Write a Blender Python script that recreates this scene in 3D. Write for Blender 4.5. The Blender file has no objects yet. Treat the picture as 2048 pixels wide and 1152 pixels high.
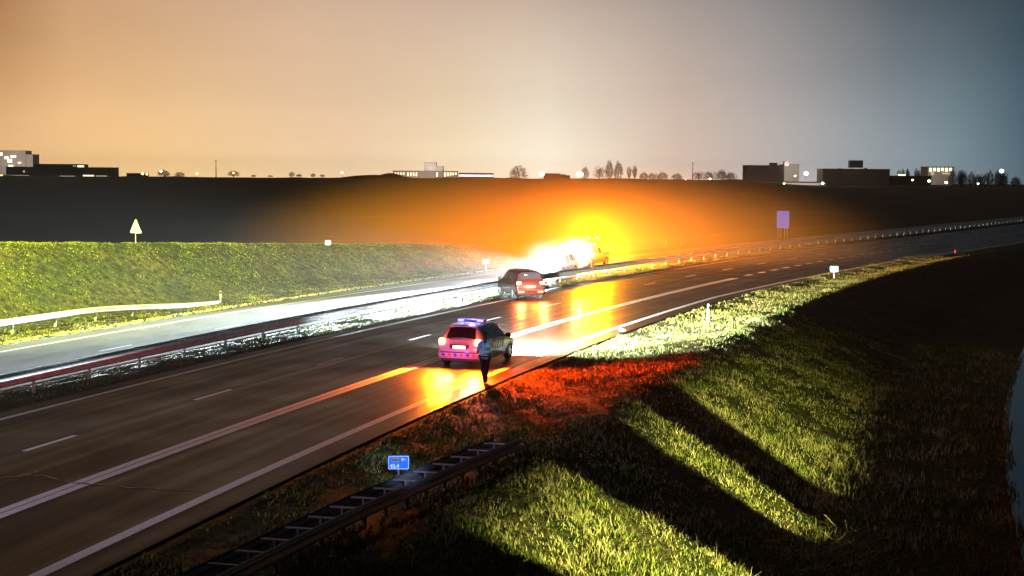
import bpy, bmesh, math, random
import numpy as np
from mathutils import Vector, Matrix, noise as mnoise
random.seed(7); rng = np.random.default_rng(7)
R = math.radians
S = bpy.context.scene
COL = S.collection

# ------------------------------------------------------------------ camera
FPX, CAMH, VH, ROLL = 2950.0, 7.4, 353.0, .008
cam_d = bpy.data.cameras.new("Camera"); cam = bpy.data.objects.new("Camera", cam_d); COL.objects.link(cam)
cam_d.sensor_width = 36; cam_d.lens = 36 * FPX / 2048; cam_d.clip_end = 9000; cam_d.clip_start = .2
pitch = math.atan((576 - VH) / FPX)
cam.location = (0, 0, CAMH)
cam.matrix_world = Matrix.Translation((0, 0, CAMH)) @ Matrix.Rotation(R(90) - pitch, 4, 'X') @ Matrix.Rotation(ROLL, 4, 'Z')
S.camera = cam

# ------------------------------------------------------------------ render settings
S.view_settings.view_transform = 'Standard'; S.view_settings.look = 'None'
S.view_settings.exposure = 0; S.view_settings.gamma = 1
S.cycles.use_denoising = True
S.cycles.max_bounces = 6; S.cycles.diffuse_bounces = 2; S.cycles.glossy_bounces = 3
S.cycles.transmission_bounces = 3; S.cycles.volume_bounces = 0; S.cycles.transparent_max_bounces = 6
S.cycles.sample_clamp_indirect = 6; S.cycles.sample_clamp_direct = 0
S.cycles.caustics_reflective = False; S.cycles.caustics_refractive = False
S.cycles.use_light_tree = True

# ------------------------------------------------------------------ night sky: glow of the towns along the horizon
W = bpy.data.worlds.new("World"); S.world = W; W.use_nodes = True
nt = W.node_tree; N = nt.nodes; L = nt.links; N.clear()
def s2l(c): return tuple((x / 255 / 12.92 if x / 255 <= .04045 else ((x / 255 + .055) / 1.055) ** 2.4) for x in c)
def mth(op, a, b=None, c=None, clamp=False):
    n = N.new('ShaderNodeMath'); n.operation = op; n.use_clamp = clamp
    for i, v in enumerate((a, b, c)):
        if v is None: continue
        if isinstance(v, (int, float)): n.inputs[i].default_value = v
        else: L.new(v, n.inputs[i])
    return n.outputs[0]
tc = N.new('ShaderNodeTexCoord'); sp = N.new('ShaderNodeSeparateXYZ'); L.new(tc.outputs['Generated'], sp.inputs[0])
az = mth('ARCTAN2', sp.outputs[0], sp.outputs[1])
el = mth('ARCSINE', sp.outputs[2])
azf = mth('MULTIPLY_ADD', az, 1 / (2 * .42), .5, True)          # -24..24 degrees -> 0..1
def ramp(fac, stops, interp='EASE'):
    r = N.new('ShaderNodeValToRGB'); r.color_ramp.interpolation = interp
    e = r.color_ramp.elements
    while len(e) > 1: e.remove(e[0])
    e[0].position = stops[0][0]; e[0].color = (*stops[0][1], 1)
    for p, c in stops[1:]:
        k = e.new(p); k.color = (*c, 1)
    L.new(fac, r.inputs[0]); return r.outputs[0]
def azp(u): return math.atan((u - 1024) / FPX) / (2 * .42) + .5
hor = ramp(azf, [(0, s2l((225, 175, 110))), (azp(40), s2l((237, 192, 135))), (azp(300), s2l((248, 205, 142))), (azp(700), s2l((248, 214, 172))),
                 (azp(900), s2l((255, 232, 190))), (azp(1090), (1.12, 1.0, .78)), (azp(1350), s2l((226, 198, 178))), (azp(1650), s2l((176, 178, 180))),
                 (azp(1880), s2l((138, 158, 168))), (azp(2048), s2l((84, 112, 126))), (1, s2l((40, 60, 74)))], 'LINEAR')
top = ramp(azf, [(0, s2l((100, 66, 40))), (azp(0), s2l((152, 108, 70))), (azp(150), s2l((186, 143, 106))), (azp(600), s2l((188, 158, 134))),
                 (azp(1024), s2l((180, 158, 142))), (azp(1500), s2l((132, 128, 127))), (azp(1800), s2l((74, 84, 92))),
                 (azp(2048), s2l((46, 62, 72))), (1, s2l((60, 78, 88)))], 'LINEAR')
elf = mth('POWER', mth('MULTIPLY', el, 1 /   .122, None, True), .6, None, True)
mx = N.new('ShaderNodeMix'); mx.data_type = 'RGBA'; L.new(elf, mx.inputs[0]); L.new(hor, mx.inputs[6]); L.new(top, mx.inputs[7])
# zenith and the sky behind stay dark
up = mth('SUBTRACT', 1.0, mth('MULTIPLY', mth('SUBTRACT', el, .125), 1 / .6, None, True))
beh = mth('SUBTRACT', 1.0, mth('MULTIPLY', mth('SUBTRACT', mth('ABSOLUTE', az), .5), 1 / .7, None, True))
k = mth('MULTIPLY_ADD', mth('MULTIPLY', mth('POWER', up, 1.5), beh), .965, .035)
cloud = N.new('ShaderNodeTexNoise'); cloud.inputs['Scale'].default_value = 3; cloud.inputs['Detail'].default_value = 4
cm = N.new('ShaderNodeMapping'); cm.inputs['Scale'].default_value = (1, 1, 5); L.new(tc.outputs['Generated'], cm.inputs[0]); L.new(cm.outputs[0], cloud.inputs['Vector'])
k = mth('MULTIPLY', k, mth('MULTIPLY_ADD', cloud.outputs[0], .3, .85))
k = mth('MULTIPLY', k, 1.25)
bg = N.new('ShaderNodeBackground'); L.new(mx.outputs[2], bg.inputs[0]); L.new(k, bg.inputs[1])
wo = N.new('ShaderNodeOutputWorld'); L.new(bg.outputs[0], wo.inputs[0])
ATT = 1.0

# ------------------------------------------------------------------ the alignment of the motorway (t along, d to the right, metres)
A0 = [-2.7972, 0.3164, 0.2234, -0.0014, -0.2045]
_t = np.arange(-90, 1200, .5)
_tt = np.clip(_t, -90, 175) / 100
_a = A0[1] + A0[2] * _tt + A0[3] * _tt ** 2 / 2 + A0[4] * _tt ** 3 / 6
_x = np.concatenate([[0], np.cumsum((np.sin(_a[1:]) + np.sin(_a[:-1])) / 2 * .5)])
_y = np.concatenate([[0], np.cumsum((np.cos(_a[1:]) + np.cos(_a[:-1])) / 2 * .5)])
_i0 = int(np.argmin(abs(_t))); _x += A0[0] - _x[_i0]; _y += 60 - _y[_i0]
def rd(t, d):
    a = np.interp(t, _t, _a)
    return np.interp(t, _t, _x) + d * np.cos(a), np.interp(t, _t, _y) - d * np.sin(a)
def heading(t): return float(np.interp(t, _t, _a))
def P3(t, d, z=0.0):
    x, y = rd(t, d); return Vector((float(x), float(y), z))
def shoulder(t): return 3.5 + np.clip((np.asarray(t) - 35) * .043, 0, 3.4)
def berm(t): return np.clip(3.45 - (np.asarray(t, float) - 13) * .044, .02, 5.2)
def smooth(x): x = np.clip(x, 0, 1); return x * x * (3 - 2 * x)
def gz(t, d):
    t = np.asarray(t, float); d = np.asarray(d, float)
    pr = shoulder(t) + 1.0
    z = np.where(d > pr, -.1 * smooth((d - pr) / .8) + .28 * smooth((d - pr - 1.2) / np.maximum(9.9 - pr - 1.2, .8)), 0)
    q = np.clip((d - 10.0) / 6.6, -.2, 1.2); q = np.where(q < .1, np.clip(q + .1, 0, 1) ** 2 * 2.5, np.where(q > .9, 1 - np.clip(1.1 - q, 0, 1) ** 2 * 2.5, q)); z = z - 2.12 * q
    z = z - .9 * smooth((d - 21.8) / .8) + 1.2 * smooth((d - 30) / 2) - .9 * smooth((d - 45) / 12)
    b = berm(t)
    z = z + np.where(d < -21.8, b * smooth((-21.8 - d) / 7.6) - (b + 2.6) * smooth((-33 - d) / (5 + 1.5 * b)), 0)
    return z
FIELD_Z = -2.2
def hor_px(u): return 353 + .008 * (u - 1024)
def field_far(u):
    return np.interp(u, [-600, 0, 600, 700, 1000, 1480, 1560, 1640, 2700], [4.2, 4.0, 4.2, 4.6, 5.8, 6.0, 2.0, .9, .9])

# ------------------------------------------------------------------ helpers
def tag(o, label=None, cat=None, group=None, kind=None):
    if label: o['label'] = label
    if cat: o['category'] = cat
    if group: o['group'] = group
    if kind: o['kind'] = kind
    return o
def empty(name, loc=(0, 0, 0), rz=0.0, **kw):
    o = bpy.data.objects.new(name, None); COL.objects.link(o); o.location = loc; o.rotation_euler = (0, 0, rz)
    o.empty_display_size = .2
    return tag(o, **kw)
def mesh_obj(name, v, f, mat, parent=None, smooth_=False, loc=None):
    me = bpy.data.meshes.new(name); me.from_pydata([tuple(p) for p in v], [], [tuple(q) for q in f]); me.update()
    o = bpy.data.objects.new(name, me); COL.objects.link(o)
    for m in (mat if isinstance(mat, (list, tuple)) else [mat]): me.materials.append(m)
    if parent: o.parent = parent
    if loc is not None: o.location = loc
    if smooth_: me.shade_smooth()
    return o
def np_mesh(name, v, f, mat, parent=None, smooth_=False):
    v = np.asarray(v, np.float32); f = np.asarray(f, np.int32)
    me = bpy.data.meshes.new(name); nf, k = f.shape
    me.vertices.add(len(v)); me.vertices.foreach_set('co', v.ravel())
    me.loops.add(nf * k); me.loops.foreach_set('vertex_index', f.ravel())
    me.polygons.add(nf); me.polygons.foreach_set('loop_start', np.arange(nf, dtype=np.int32) * k)
    me.update(calc_edges=True); me.materials.append(mat)
    if smooth_: me.shade_smooth()
    o = bpy.data.objects.new(name, me); COL.objects.link(o)
    if parent: o.parent = parent
    return o
class MB:
    def __init__(s): s.v = []; s.f = []
    def add(s, v, f):
        b = len(s.v); s.v += [Vector(p) for p in v]; s.f += [[b + i for i in q] for q in f]; return s
    def box(s, c, d, rot=None, bev=0.0):
        x, y, z = d[0] / 2, d[1] / 2, d[2] / 2
        bm = bmesh.new(); bmesh.ops.create_cube(bm, size=1)
        for q in bm.verts: q.co = Vector((q.co.x * d[0], q.co.y * d[1], q.co.z * d[2]))
        if bev > 0: bmesh.ops.bevel(bm, geom=bm.edges[:], offset=bev, segments=2, affect='EDGES', profile=.5)
        M = Matrix.Translation(c) @ (rot.to_4x4() if rot else Matrix.Identity(4))
        bm.verts.index_update()
        s.add([M @ q.co for q in bm.verts], [[w.index for w in q.verts] for q in bm.faces]); bm.free(); return s
    def tube(s, pts, r, n=8, cap=True):
        pts = [Vector(p) for p in pts]; rs = r if isinstance(r, (list, tuple)) else [r] * len(pts)
        b = len(s.v); up0 = Vector((0, 0, 1))
        for i, p in enumerate(pts):
            d = (pts[min(i + 1, len(pts) - 1)] - pts[max(i - 1, 0)]).normalized()
            a = d.cross(up0 if abs(d.z) < .95 else Vector((1, 0, 0))).normalized(); c = d.cross(a)
            for k_ in range(n):
                t_ = 2 * math.pi * k_ / n; s.v.append(p + (a * math.cos(t_) + c * math.sin(t_)) * rs[i])
        for i in range(len(pts) - 1):
            for k_ in range(n):
                s.f.append([b + i * n + k_, b + i * n + (k_ + 1) % n, b + (i + 1) * n + (k_ + 1) % n, b + (i + 1) * n + k_])
        if cap:
            s.f.append([b + k_ for k_ in range(n)][::-1]); s.f.append([b + (len(pts) - 1) * n + k_ for k_ in range(n)])
        return s
    def ball(s, c, r, n=12, m=8):
        r = (r, r, r) if isinstance(r, (int, float)) else r
        b = len(s.v); s.v.append(Vector(c) + Vector((0, 0, r[2])))
        for i in range(1, m):
            th = math.pi * i / m
            for k_ in range(n):
                ph = 2 * math.pi * k_ / n
                s.v.append(Vector(c) + Vector((r[0] * math.sin(th) * math.cos(ph), r[1] * math.sin(th) * math.sin(ph), r[2] * math.cos(th))))
        s.v.append(Vector(c) - Vector((0, 0, r[2]))); e = len(s.v) - 1
        for k_ in range(n):
            s.f.append([b, b + 1 + k_, b + 1 + (k_ + 1) % n]); q = b + 1 + (m - 2) * n
            s.f.append([e, q + (k_ + 1) % n, q + k_])
            for i in range(m - 2):
                q = b + 1 + i * n; s.f.append([q + k_, q + n + k_, q + n + (k_ + 1) % n, q + (k_ + 1) % n])
        return s
    def build(s, name, mat, parent=None, smooth_=False):
        return mesh_obj(name, s.v, s.f, mat, parent, smooth_)

def mat(name, col, rough=.6, metal=0.0, emit=None, es=0.0, spec=.5, noise=None, bump=None, coat=0.0, alpha=None, trans=0.0):
    """noise = (scale, other colour, detail, low, high); bump = (scale, strength, distance)"""
    m = bpy.data.materials.new(name); m.use_nodes = True; n_ = m.node_tree.nodes; l_ = m.node_tree.links
    b = n_['Principled BSDF']; b.inputs['Base Color'].default_value = (*col, 1); b.inputs['Roughness'].default_value = rough
    b.inputs['Metallic'].default_value = metal; b.inputs['Specular IOR Level'].default_value = spec
    b.inputs['Coat Weight'].default_value = coat; b.inputs['Transmission Weight'].default_value = trans
    if alpha is not None: b.inputs['Alpha'].default_value = alpha
    if emit: b.inputs['Emission Color'].default_value = (*emit, 1); b.inputs['Emission Strength'].default_value = es
    g = n_.new('ShaderNodeNewGeometry')
    if noise:
        t = n_.new('ShaderNodeTexNoise'); t.inputs['Scale'].default_value = noise[0]; t.inputs['Detail'].default_value = noise[2]
        l_.new(g.outputs['Position'], t.inputs['Vector'])
        mr = n_.new('ShaderNodeMapRange'); mr.inputs[1].default_value = noise[3]; mr.inputs[2].default_value = noise[4]
        l_.new(t.outputs[0], mr.inputs[0])
        x = n_.new('ShaderNodeMix'); x.data_type = 'RGBA'; x.inputs[6].default_value = (*col, 1); x.inputs[7].default_value = (*noise[1], 1)
        l_.new(mr.outputs[0], x.inputs[0]); l_.new(x.outputs[2], b.inputs['Base Color'])
    if bump:
        t = n_.new('ShaderNodeTexNoise'); t.inputs['Scale'].default_value = bump[0]; t.inputs['Detail'].default_value = 6
        l_.new(g.outputs['Position'], t.inputs['Vector'])
        bp_ = n_.new('ShaderNodeBump'); bp_.inputs['Strength'].default_value = bump[1]; bp_.inputs['Distance'].default_value = bump[2]
        l_.new(t.outputs[0], bp_.inputs['Height']); l_.new(bp_.outputs[0], b.inputs['Normal'])
    return m

def grass_mat(name, dark, mid, straw, sc=1.0, bump=.9, dist=.25):
    m = bpy.data.materials.new(name); m.use_nodes = True; n_ = m.node_tree.nodes; l_ = m.node_tree.links
    b = n_['Principled BSDF']; b.inputs['Roughness'].default_value = .85; b.inputs['Specular IOR Level'].default_value = .15
    g = n_.new('ShaderNodeNewGeometry')
    def nz(s, det, rough=.6):
        t = n_.new('ShaderNodeTexNoise'); t.inputs['Scale'].default_value = s * sc; t.inputs['Detail'].default_value = det; t.inputs['Roughness'].default_value = rough
        l_.new(g.outputs['Position'], t.inputs['Vector']); return t.outputs[0]
    n1 = nz(.55, 5); n2 = nz(4.5, 6, .7)
    def mr(v, a, c):
        q = n_.new('ShaderNodeMapRange'); q.inputs[1].default_value = a; q.inputs[2].default_value = c; l_.new(v, q.inputs[0]); return q.outputs[0]
    x = n_.new('ShaderNodeMix'); x.data_type = 'RGBA'; x.inputs[6].default_value = (*mid, 1); x.inputs[7].default_value = (*straw, 1); l_.new(mr(n1, .42, .62), x.inputs[0])
    y = n_.new('ShaderNodeMix'); y.data_type = 'RGBA'; y.inputs[6].default_value = (*dark, 1); l_.new(mr(n2, .38, .6), y.inputs[0]); l_.new(x.outputs[2], y.inputs[7])
    l_.new(y.outputs[2], b.inputs['Base Color'])
    bp_ = n_.new('ShaderNodeBump'); bp_.inputs['Strength'].default_value = bump; bp_.inputs['Distance'].default_value = dist
    l_.new(n2, bp_.inputs['Height']); l_.new(bp_.outputs[0], b.inputs['Normal'])
    return m

M = {}
M['ground'] = grass_mat('turf', (.012, .015, .004), (.05, .07, .014), (.13, .11, .04))
M['field'] = mat('ploughed soil', (.022, .016, .012), .95, noise=(.02, (.035, .026, .018), 6, .4, .65), bump=(.8, .5, .4), spec=.1)
M['blade'] = grass_mat('grass blades', (.03, .04, .01), (.15, .2, .03), (.5, .44, .2), .9, 0)
M['rblade'] = grass_mat('ramp grass blades', (.05, .07, .01), (.13, .17, .02), (.2, .19, .05), .6, 0)
M['ramp'] = grass_mat('ramp turf', (.015, .02, .004), (.06, .08, .012), (.12, .11, .03), .5, .9, .5)
M['vblade'] = grass_mat('verge blades', (.035, .04, .012), (.17, .18, .025), (.36, .3, .1), 1.3, 0)
M['reed'] = mat('dead reed', (.32, .24, .12), .8, noise=(3, (.14, .1, .05), 3, .4, .6))

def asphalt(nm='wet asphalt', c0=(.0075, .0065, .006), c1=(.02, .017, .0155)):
    m = bpy.data.materials.new(nm); m.use_nodes = True; n_ = m.node_tree.nodes; l_ = m.node_tree.links
    b = n_['Principled BSDF']; g = n_.new('ShaderNodeNewGeometry')
    def nz(s, det):
        t = n_.new('ShaderNodeTexNoise'); t.inputs['Scale'].default_value = s; t.inputs['Detail'].default_value = det
        l_.new(g.outputs['Position'], t.inputs['Vector']); return t.outputs[0]
    def mr(v, a, c, lo, hi):
        q = n_.new('ShaderNodeMapRange'); q.inputs[1].default_value = a; q.inputs[2].default_value = c
        q.inputs[3].default_value = lo; q.inputs[4].default_value = hi; l_.new(v, q.inputs[0]); return q.outputs[0]
    uvn = n_.new('ShaderNodeUVMap'); mp = n_.new('ShaderNodeMapping'); mp.inputs['Scale'].default_value = (.05, 2.2, 1); l_.new(uvn.outputs[0], mp.inputs[0])
    st = n_.new('ShaderNodeTexNoise'); st.inputs['Scale'].default_value = 1; st.inputs['Detail'].default_value = 5; l_.new(mp.outputs[0], st.inputs['Vector'])
    bg0 = nz(.35, 4); fine = nz(28, 5)
    av = n_.new('ShaderNodeMix'); av.data_type = 'FLOAT'; av.inputs[0].default_value = .6; l_.new(bg0, av.inputs[2]); l_.new(st.outputs[0], av.inputs[3]); big = av.outputs[0]
    x = n_.new('ShaderNodeMix'); x.data_type = 'RGBA'; x.inputs[6].default_value = (*c0, 1); x.inputs[7].default_value = (*c1, 1)
    l_.new(mr(fine, .35, .65, 0, 1), x.inputs[0])
    y = n_.new('ShaderNodeMix'); y.data_type = 'RGBA'; y.blend_type = 'MULTIPLY'; y.inputs[0].default_value = 1
    l_.new(x.outputs[2], y.inputs[6]); l_.new(mr(big, .35, .65, .65, 1.3), y.inputs[7]); l_.new(y.outputs[2], b.inputs['Base Color'])
    l_.new(mr(big, .38, .62, .34, .5), b.inputs['Roughness'])
    b.inputs['Specular IOR Level'].default_value = .06
    bp_ = n_.new('ShaderNodeBump'); bp_.inputs['Strength'].default_value = .25; bp_.inputs['Distance'].default_value = .012
    l_.new(fine, bp_.inputs['Height']); l_.new(bp_.outputs[0], b.inputs['Normal'])
    return m
M['asphalt'] = asphalt()
M['asphalt_pale'] = asphalt('beam-lightened pale asphalt', (.13, .13, .124), (.22, .218, .21))  # paler far carriageway, lightened further so the headlight beam shows white
M['line'] = mat('road paint', (.72, .72, .72), .5, noise=(9, (.5, .5, .5), 5, .45, .75))
M['seal'] = mat('crack seal', (.34, .27, .2), .7, noise=(6, (.1, .08, .06), 4, .4, .6))
M['galv'] = mat('galvanised steel', (.42, .42, .44), .42, .55, noise=(5, (.3, .3, .32), 4, .4, .6))
M['galvD'] = mat('dull dark steel', (.24, .22, .24), .5, .3)  # darker, duller steel tone for the near guardrail
M['galvL'] = mat('bright galvanised steel', (.6, .62, .64), .4, .35, noise=(5, (.45, .46, .48), 4, .4, .6))
M['post'] = mat('white post plastic', (.8, .8, .8), .5)
M['black'] = mat('black plastic', (.015, .015, .017), .5)
M['rubber'] = mat('tyre rubber', (.02, .02, .02), .85)
M['rim'] = mat('alloy rim', (.5, .5, .52), .3, .8)
M['glass'] = mat('dark car glass', (.02, .02, .025), .06, spec=.8)
M['white_paint'] = mat('white car paint', (.5, .5, .54), .3, .0, coat=.6)
M['dark_paint'] = mat('dark car paint', (.03, .005, .003), .4, .2, coat=.3)
M['beige_paint'] = mat('cream truck paint', (.6, .55, .42), .4, coat=.3)
M['yellow_paint'] = mat('yellow truck paint', (.75, .5, .03), .4, coat=.3)
M['stripe_red'] = mat('red reflective stripe', (.75, .12, .02), .5)
M['stripe_blue'] = mat('blue reflective stripe', (.03, .06, .6), .5)
M['plate'] = mat('yellow number plate', (.9, .6, .05), .5, emit=(1, .62, .25), es=6)  # plate glows by itself, in place of its lamps
M['tail'] = mat('red tail lamp', (.6, .01, .005), .3, emit=(1, .09, .03), es=60)
M['tailyel'] = mat('hot tail lamp', (.6, .05, .005), .3, emit=(1, .3, .08), es=24)
M['head'] = mat('headlamp', (.9, .9, .9), .2, emit=(.9, .97, 1), es=60)
M['amber'] = mat('amber beacon', (.9, .4, .02), .3, emit=(1, .5, .03), es=60)
M['work'] = mat('work lamp', (.9, .9, .8), .3, emit=(1, .93, .7), es=70)
M['blue'] = mat('blue beacon lens', (.1, .1, .8), .3, emit=(.35, .3, 1), es=3)
M['bar'] = mat('lightbar housing', (.16, .12, .5), .35, emit=(.3, .12, .8), es=.1)
M['orange_ind'] = mat('amber indicator', (.9, .4, .02), .3, emit=(1, .4, .03), es=14)

# ------------------------------------------------------------------ lights
def lamp(name, typ, loc, power, col, size=.1, target=None, spot=None, blend=.3, parent=None, **kw):
    d = bpy.data.lights.new(name, typ); o = bpy.data.objects.new(name, d); COL.objects.link(o)
    d.energy = power; d.color = col
    if typ in ('POINT', 'SPOT'): d.shadow_soft_size = size
    if typ == 'SPOT': d.spot_size = R(spot); d.spot_blend = blend
    o.location = loc
    if target is not None:
        o.rotation_euler = (Vector(target) - Vector(loc)).to_track_quat('-Z', 'Y').to_euler()
    return o
# lamps of the overpass behind the photographer and of the slip road: green-yellow light on the ramp and the near slope, then an added fill
lamp('slip_road_lamp', 'SPOT', P3(-45, -8, 24), 1900000, (.88, .88, .09), .4, P3(30, -40, 2), 36, 1)
lamp('underpass_lamp', 'SPOT', P3(-33, 31, 1.6), 125000, (.97, .95, .3), .1, P3(-19, 11.5, -.8), 84, .9)
lamp('fill_spot', 'SPOT', (-25, 16, 12), 11500, (.8, .7, 1), .3, (-11, 40, 0), 66, 1)  # added fill spot over the near lane markings

# ------------------------------------------------------------------ ground
def strip(name, ts, dfun, zoff, mtl, zfun=None, parent=None, smooth_=True):
    """dfun(t) -> array of offsets across"""
    rows = [np.atleast_1d(dfun(t)) for t in ts]; n = len(rows[0]); v = []; f = []
    for t, ds in zip(ts, rows):
        x, y = rd(t, ds); z = (zfun(np.full(n, t), ds) if zfun else np.zeros(n)) + zoff
        v.append(np.stack([x, y, z], 1))
    v = np.concatenate(v); i = np.arange(len(ts) - 1)[:, None] * n + np.arange(n - 1)[None, :]
    f = np.stack([i, i + 1, i + n + 1, i + n], -1).reshape(-1, 4)
    o = np_mesh(name, v, f, mtl, parent, smooth_)
    uv = np.concatenate([np.stack([np.full(n, t), ds], 1) for t, ds in zip(ts, rows)]).astype(np.float32)
    o.data.uv_layers.new(name='UVMap').data.foreach_set('uv', uv[f.ravel()].ravel())
    return o
def fnoise(x, y, s, seed=0):
    out = np.zeros_like(x)
    for k_, (a, b_) in enumerate([(1.0, .31), (-.63, .8), (.2, -1.1), (1.7, 1.3), (-2.1, .9)]):
        out += np.sin((x * a + y * b_) / s * (1 + .37 * k_) + seed + k_ * 1.7) / (1 + .5 * k_)
    return out / 2.6
def gz_n(t, d):
    z = gz(t, d); x, y = rd(t, d)
    road = (d > -8.4) & (d < shoulder(t) + 1.05) | (d > -19.2) & (d < -10.6)
    z = np.where(road, z - .06, z + .05 * fnoise(x, y, .8) + .035 * fnoise(x, y, .27, 3))
    return z
dd = np.unique(np.round(np.concatenate([np.arange(-60, -36, 2.0), np.arange(-36, -19, .3), np.arange(-19, 4.5, .75), [-19.05, -18.95, -10.85, -10.75, -8.15, -8.05],
        np.arange(4.5, 17.5, .2), np.arange(17.5, 34, .6), np.arange(34, 62, 3)]), 3))
ts_g = np.concatenate([np.arange(-60, 70, .4), np.arange(70, 260, 1.5), np.arange(260, 1000, 20)])
ground = strip('ground', ts_g, lambda t: dd, 0, M['ground'], gz_n); ground.data.materials.append(M['ramp'])
mi = np.zeros((len(ts_g) - 1, len(dd) - 1), np.int32); mi[:, dd[:-1] < -21.4] = 1; ground.data.polygons.foreach_set('material_index', mi.ravel())
tag(ground, kind='structure')
# the low fields on both sides, out to the horizon
uu = np.linspace(-900, 2950, 260); Ys = np.concatenate([np.linspace(8, 60, 8), np.geomspace(70, 1450, 40), [1500, 1600, 2000, 3000, 6500]])
v = []
for Y in Ys:
    q = smooth((Y - 500) / 950)
    x = (uu - 1024) / FPX * max(Y, 60) * (1 if Y > 60 else 1)
    z = FIELD_Z + (field_far(uu) - FIELD_Z) * q - max(0, Y - 1600) * .002
    z = z + q * (.35 * np.sin(uu * .021 + 1) + .25 * np.sin(uu * .057) + .2 * np.sin(uu * .13))
    v.append(np.stack([x, np.full(len(uu), Y), z], 1))
i = np.arange(len(Ys) - 1)[:, None] * len(uu) + np.arange(len(uu) - 1)[None, :]
tag(np_mesh('field', np.concatenate(v), np.stack([i, i + 1, i + len(uu) + 1, i + len(uu)], -1).reshape(-1, 4), M['field'], None, True), kind='structure')
# ditch
M['water'] = mat('still ditch water', (.012, .014, .014), .04, spec=.6, bump=(1.5, .05, .02))
tag(strip('water', np.arange(-60, 240, 3.0), lambda t: np.array([21.4, 26.0, 31.0]), -2.1, M['water']), kind='structure')

# ------------------------------------------------------------------ roads and markings
road = strip('road', np.concatenate([np.arange(-60, 260, 1.5), np.arange(260, 960, 20)]), lambda t: np.concatenate([np.linspace(-8.1, 3, 8), [float(shoulder(t)) + .95]]), 0, M['asphalt']); tag(road, kind='structure')
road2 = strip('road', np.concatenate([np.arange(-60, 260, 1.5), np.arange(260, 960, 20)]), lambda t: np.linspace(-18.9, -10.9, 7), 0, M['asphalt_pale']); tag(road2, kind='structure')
LT = np.concatenate([np.arange(-60, 260, 1.0), np.arange(260, 900, 15)])
def line(name, parent, ts, c, w):
    return strip(name, ts, lambda t: np.array([(c(t) if callable(c) else c) - w / 2, (c(t) if callable(c) else c) + w / 2]), .005, M['line'], None, parent)
line('edge_line', road, LT, -7.3, .22)
line('edge_line', road, LT, lambda t: float(shoulder(t)), .3)
line('solid_line', road, np.arange(-60, 53.5, 1.0), -.16, .24)
line('solid_line', road, np.arange(-60, 53.5, 1.0), .13, .26)
line('edge_line', road2, LT, -17.63, .2)
line('edge_line', road2, LT, -11.45, .2)
def dashes(name, parent, t0, per, ln, c, w, n):
    v = []; f = []
    for k_ in range(n):
        for tq in np.linspace(t0 + per * k_, t0 + per * k_ + ln, 3):
            for d_ in (c - w / 2, c + w / 2): v.append(P3(tq, d_, .005))
        b = 6 * k_; f += [(b, b + 1, b + 3, b + 2), (b + 2, b + 3, b + 5, b + 4)]
    return mesh_obj(name, v, f, M['line'], parent)
dashes('lane_dashes', road, -23.1 - 9.45 * 3, 9.45, 2.5, -3.68, .17, 30)
dashes('block_dashes', road, 56.2, 3.6, 1.7, -.1, .42, 34)
dashes('lane_dashes', road2, -3.3 - 9.3 * 5, 9.3, 2.4, -14.05, .15, 32)
# sealed crack running across the near lanes
def px_ground(u, v_, z=0.0):
    p = math.atan((576 - VH) / FPX); x, y = u - 1024, v_ - 576; c, s_ = math.cos(ROLL), math.sin(ROLL)
    x, y = c * x + s_ * y, -s_ * x + c * y
    dv = (x / FPX, math.cos(p) - y / FPX * math.sin(p), -math.sin(p) - y / FPX * math.cos(p))
    t = (CAMH - z) / -dv[2]; return Vector((dv[0] * t, dv[1] * t, z))
def ribbon(name, pts, w, mtl, parent, z=.009):
    P = [px_ground(*p) for p in pts]; v = []; f = []
    dens = []
    for a, b in zip(P[:-1], P[1:]):
        for k_ in range(6): dens.append(a.lerp(b, k_ / 6) + Vector((random.uniform(-.03, .03), random.uniform(-.12, .12), 0)))
    dens.append(P[-1])
    for i_, p in enumerate(dens):
        w_ = (w[0] + (w[1] - w[0]) * i_ / len(dens)) * random.uniform(.6, 1.4)
        v += [Vector((p.x, p.y - w_ / 2, z)), Vector((p.x, p.y + w_ / 2, z))]
        if i_: f.append((2 * i_ - 2, 2 * i_, 2 * i_ + 1, 2 * i_ - 1))
    return mesh_obj(name, v, f, mtl, parent)
ribbon('sealed_crack', [(-5, 955), (40, 953), (75, 950), (150, 966), (250, 974), (330, 979), (420, 985)], (.13, .06), M['seal'], road)
ribbon('sealed_crack', [(38, 952), (62, 948), (85, 940), (105, 934)], (.4, .04), M['seal'], road, .0095)

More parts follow.
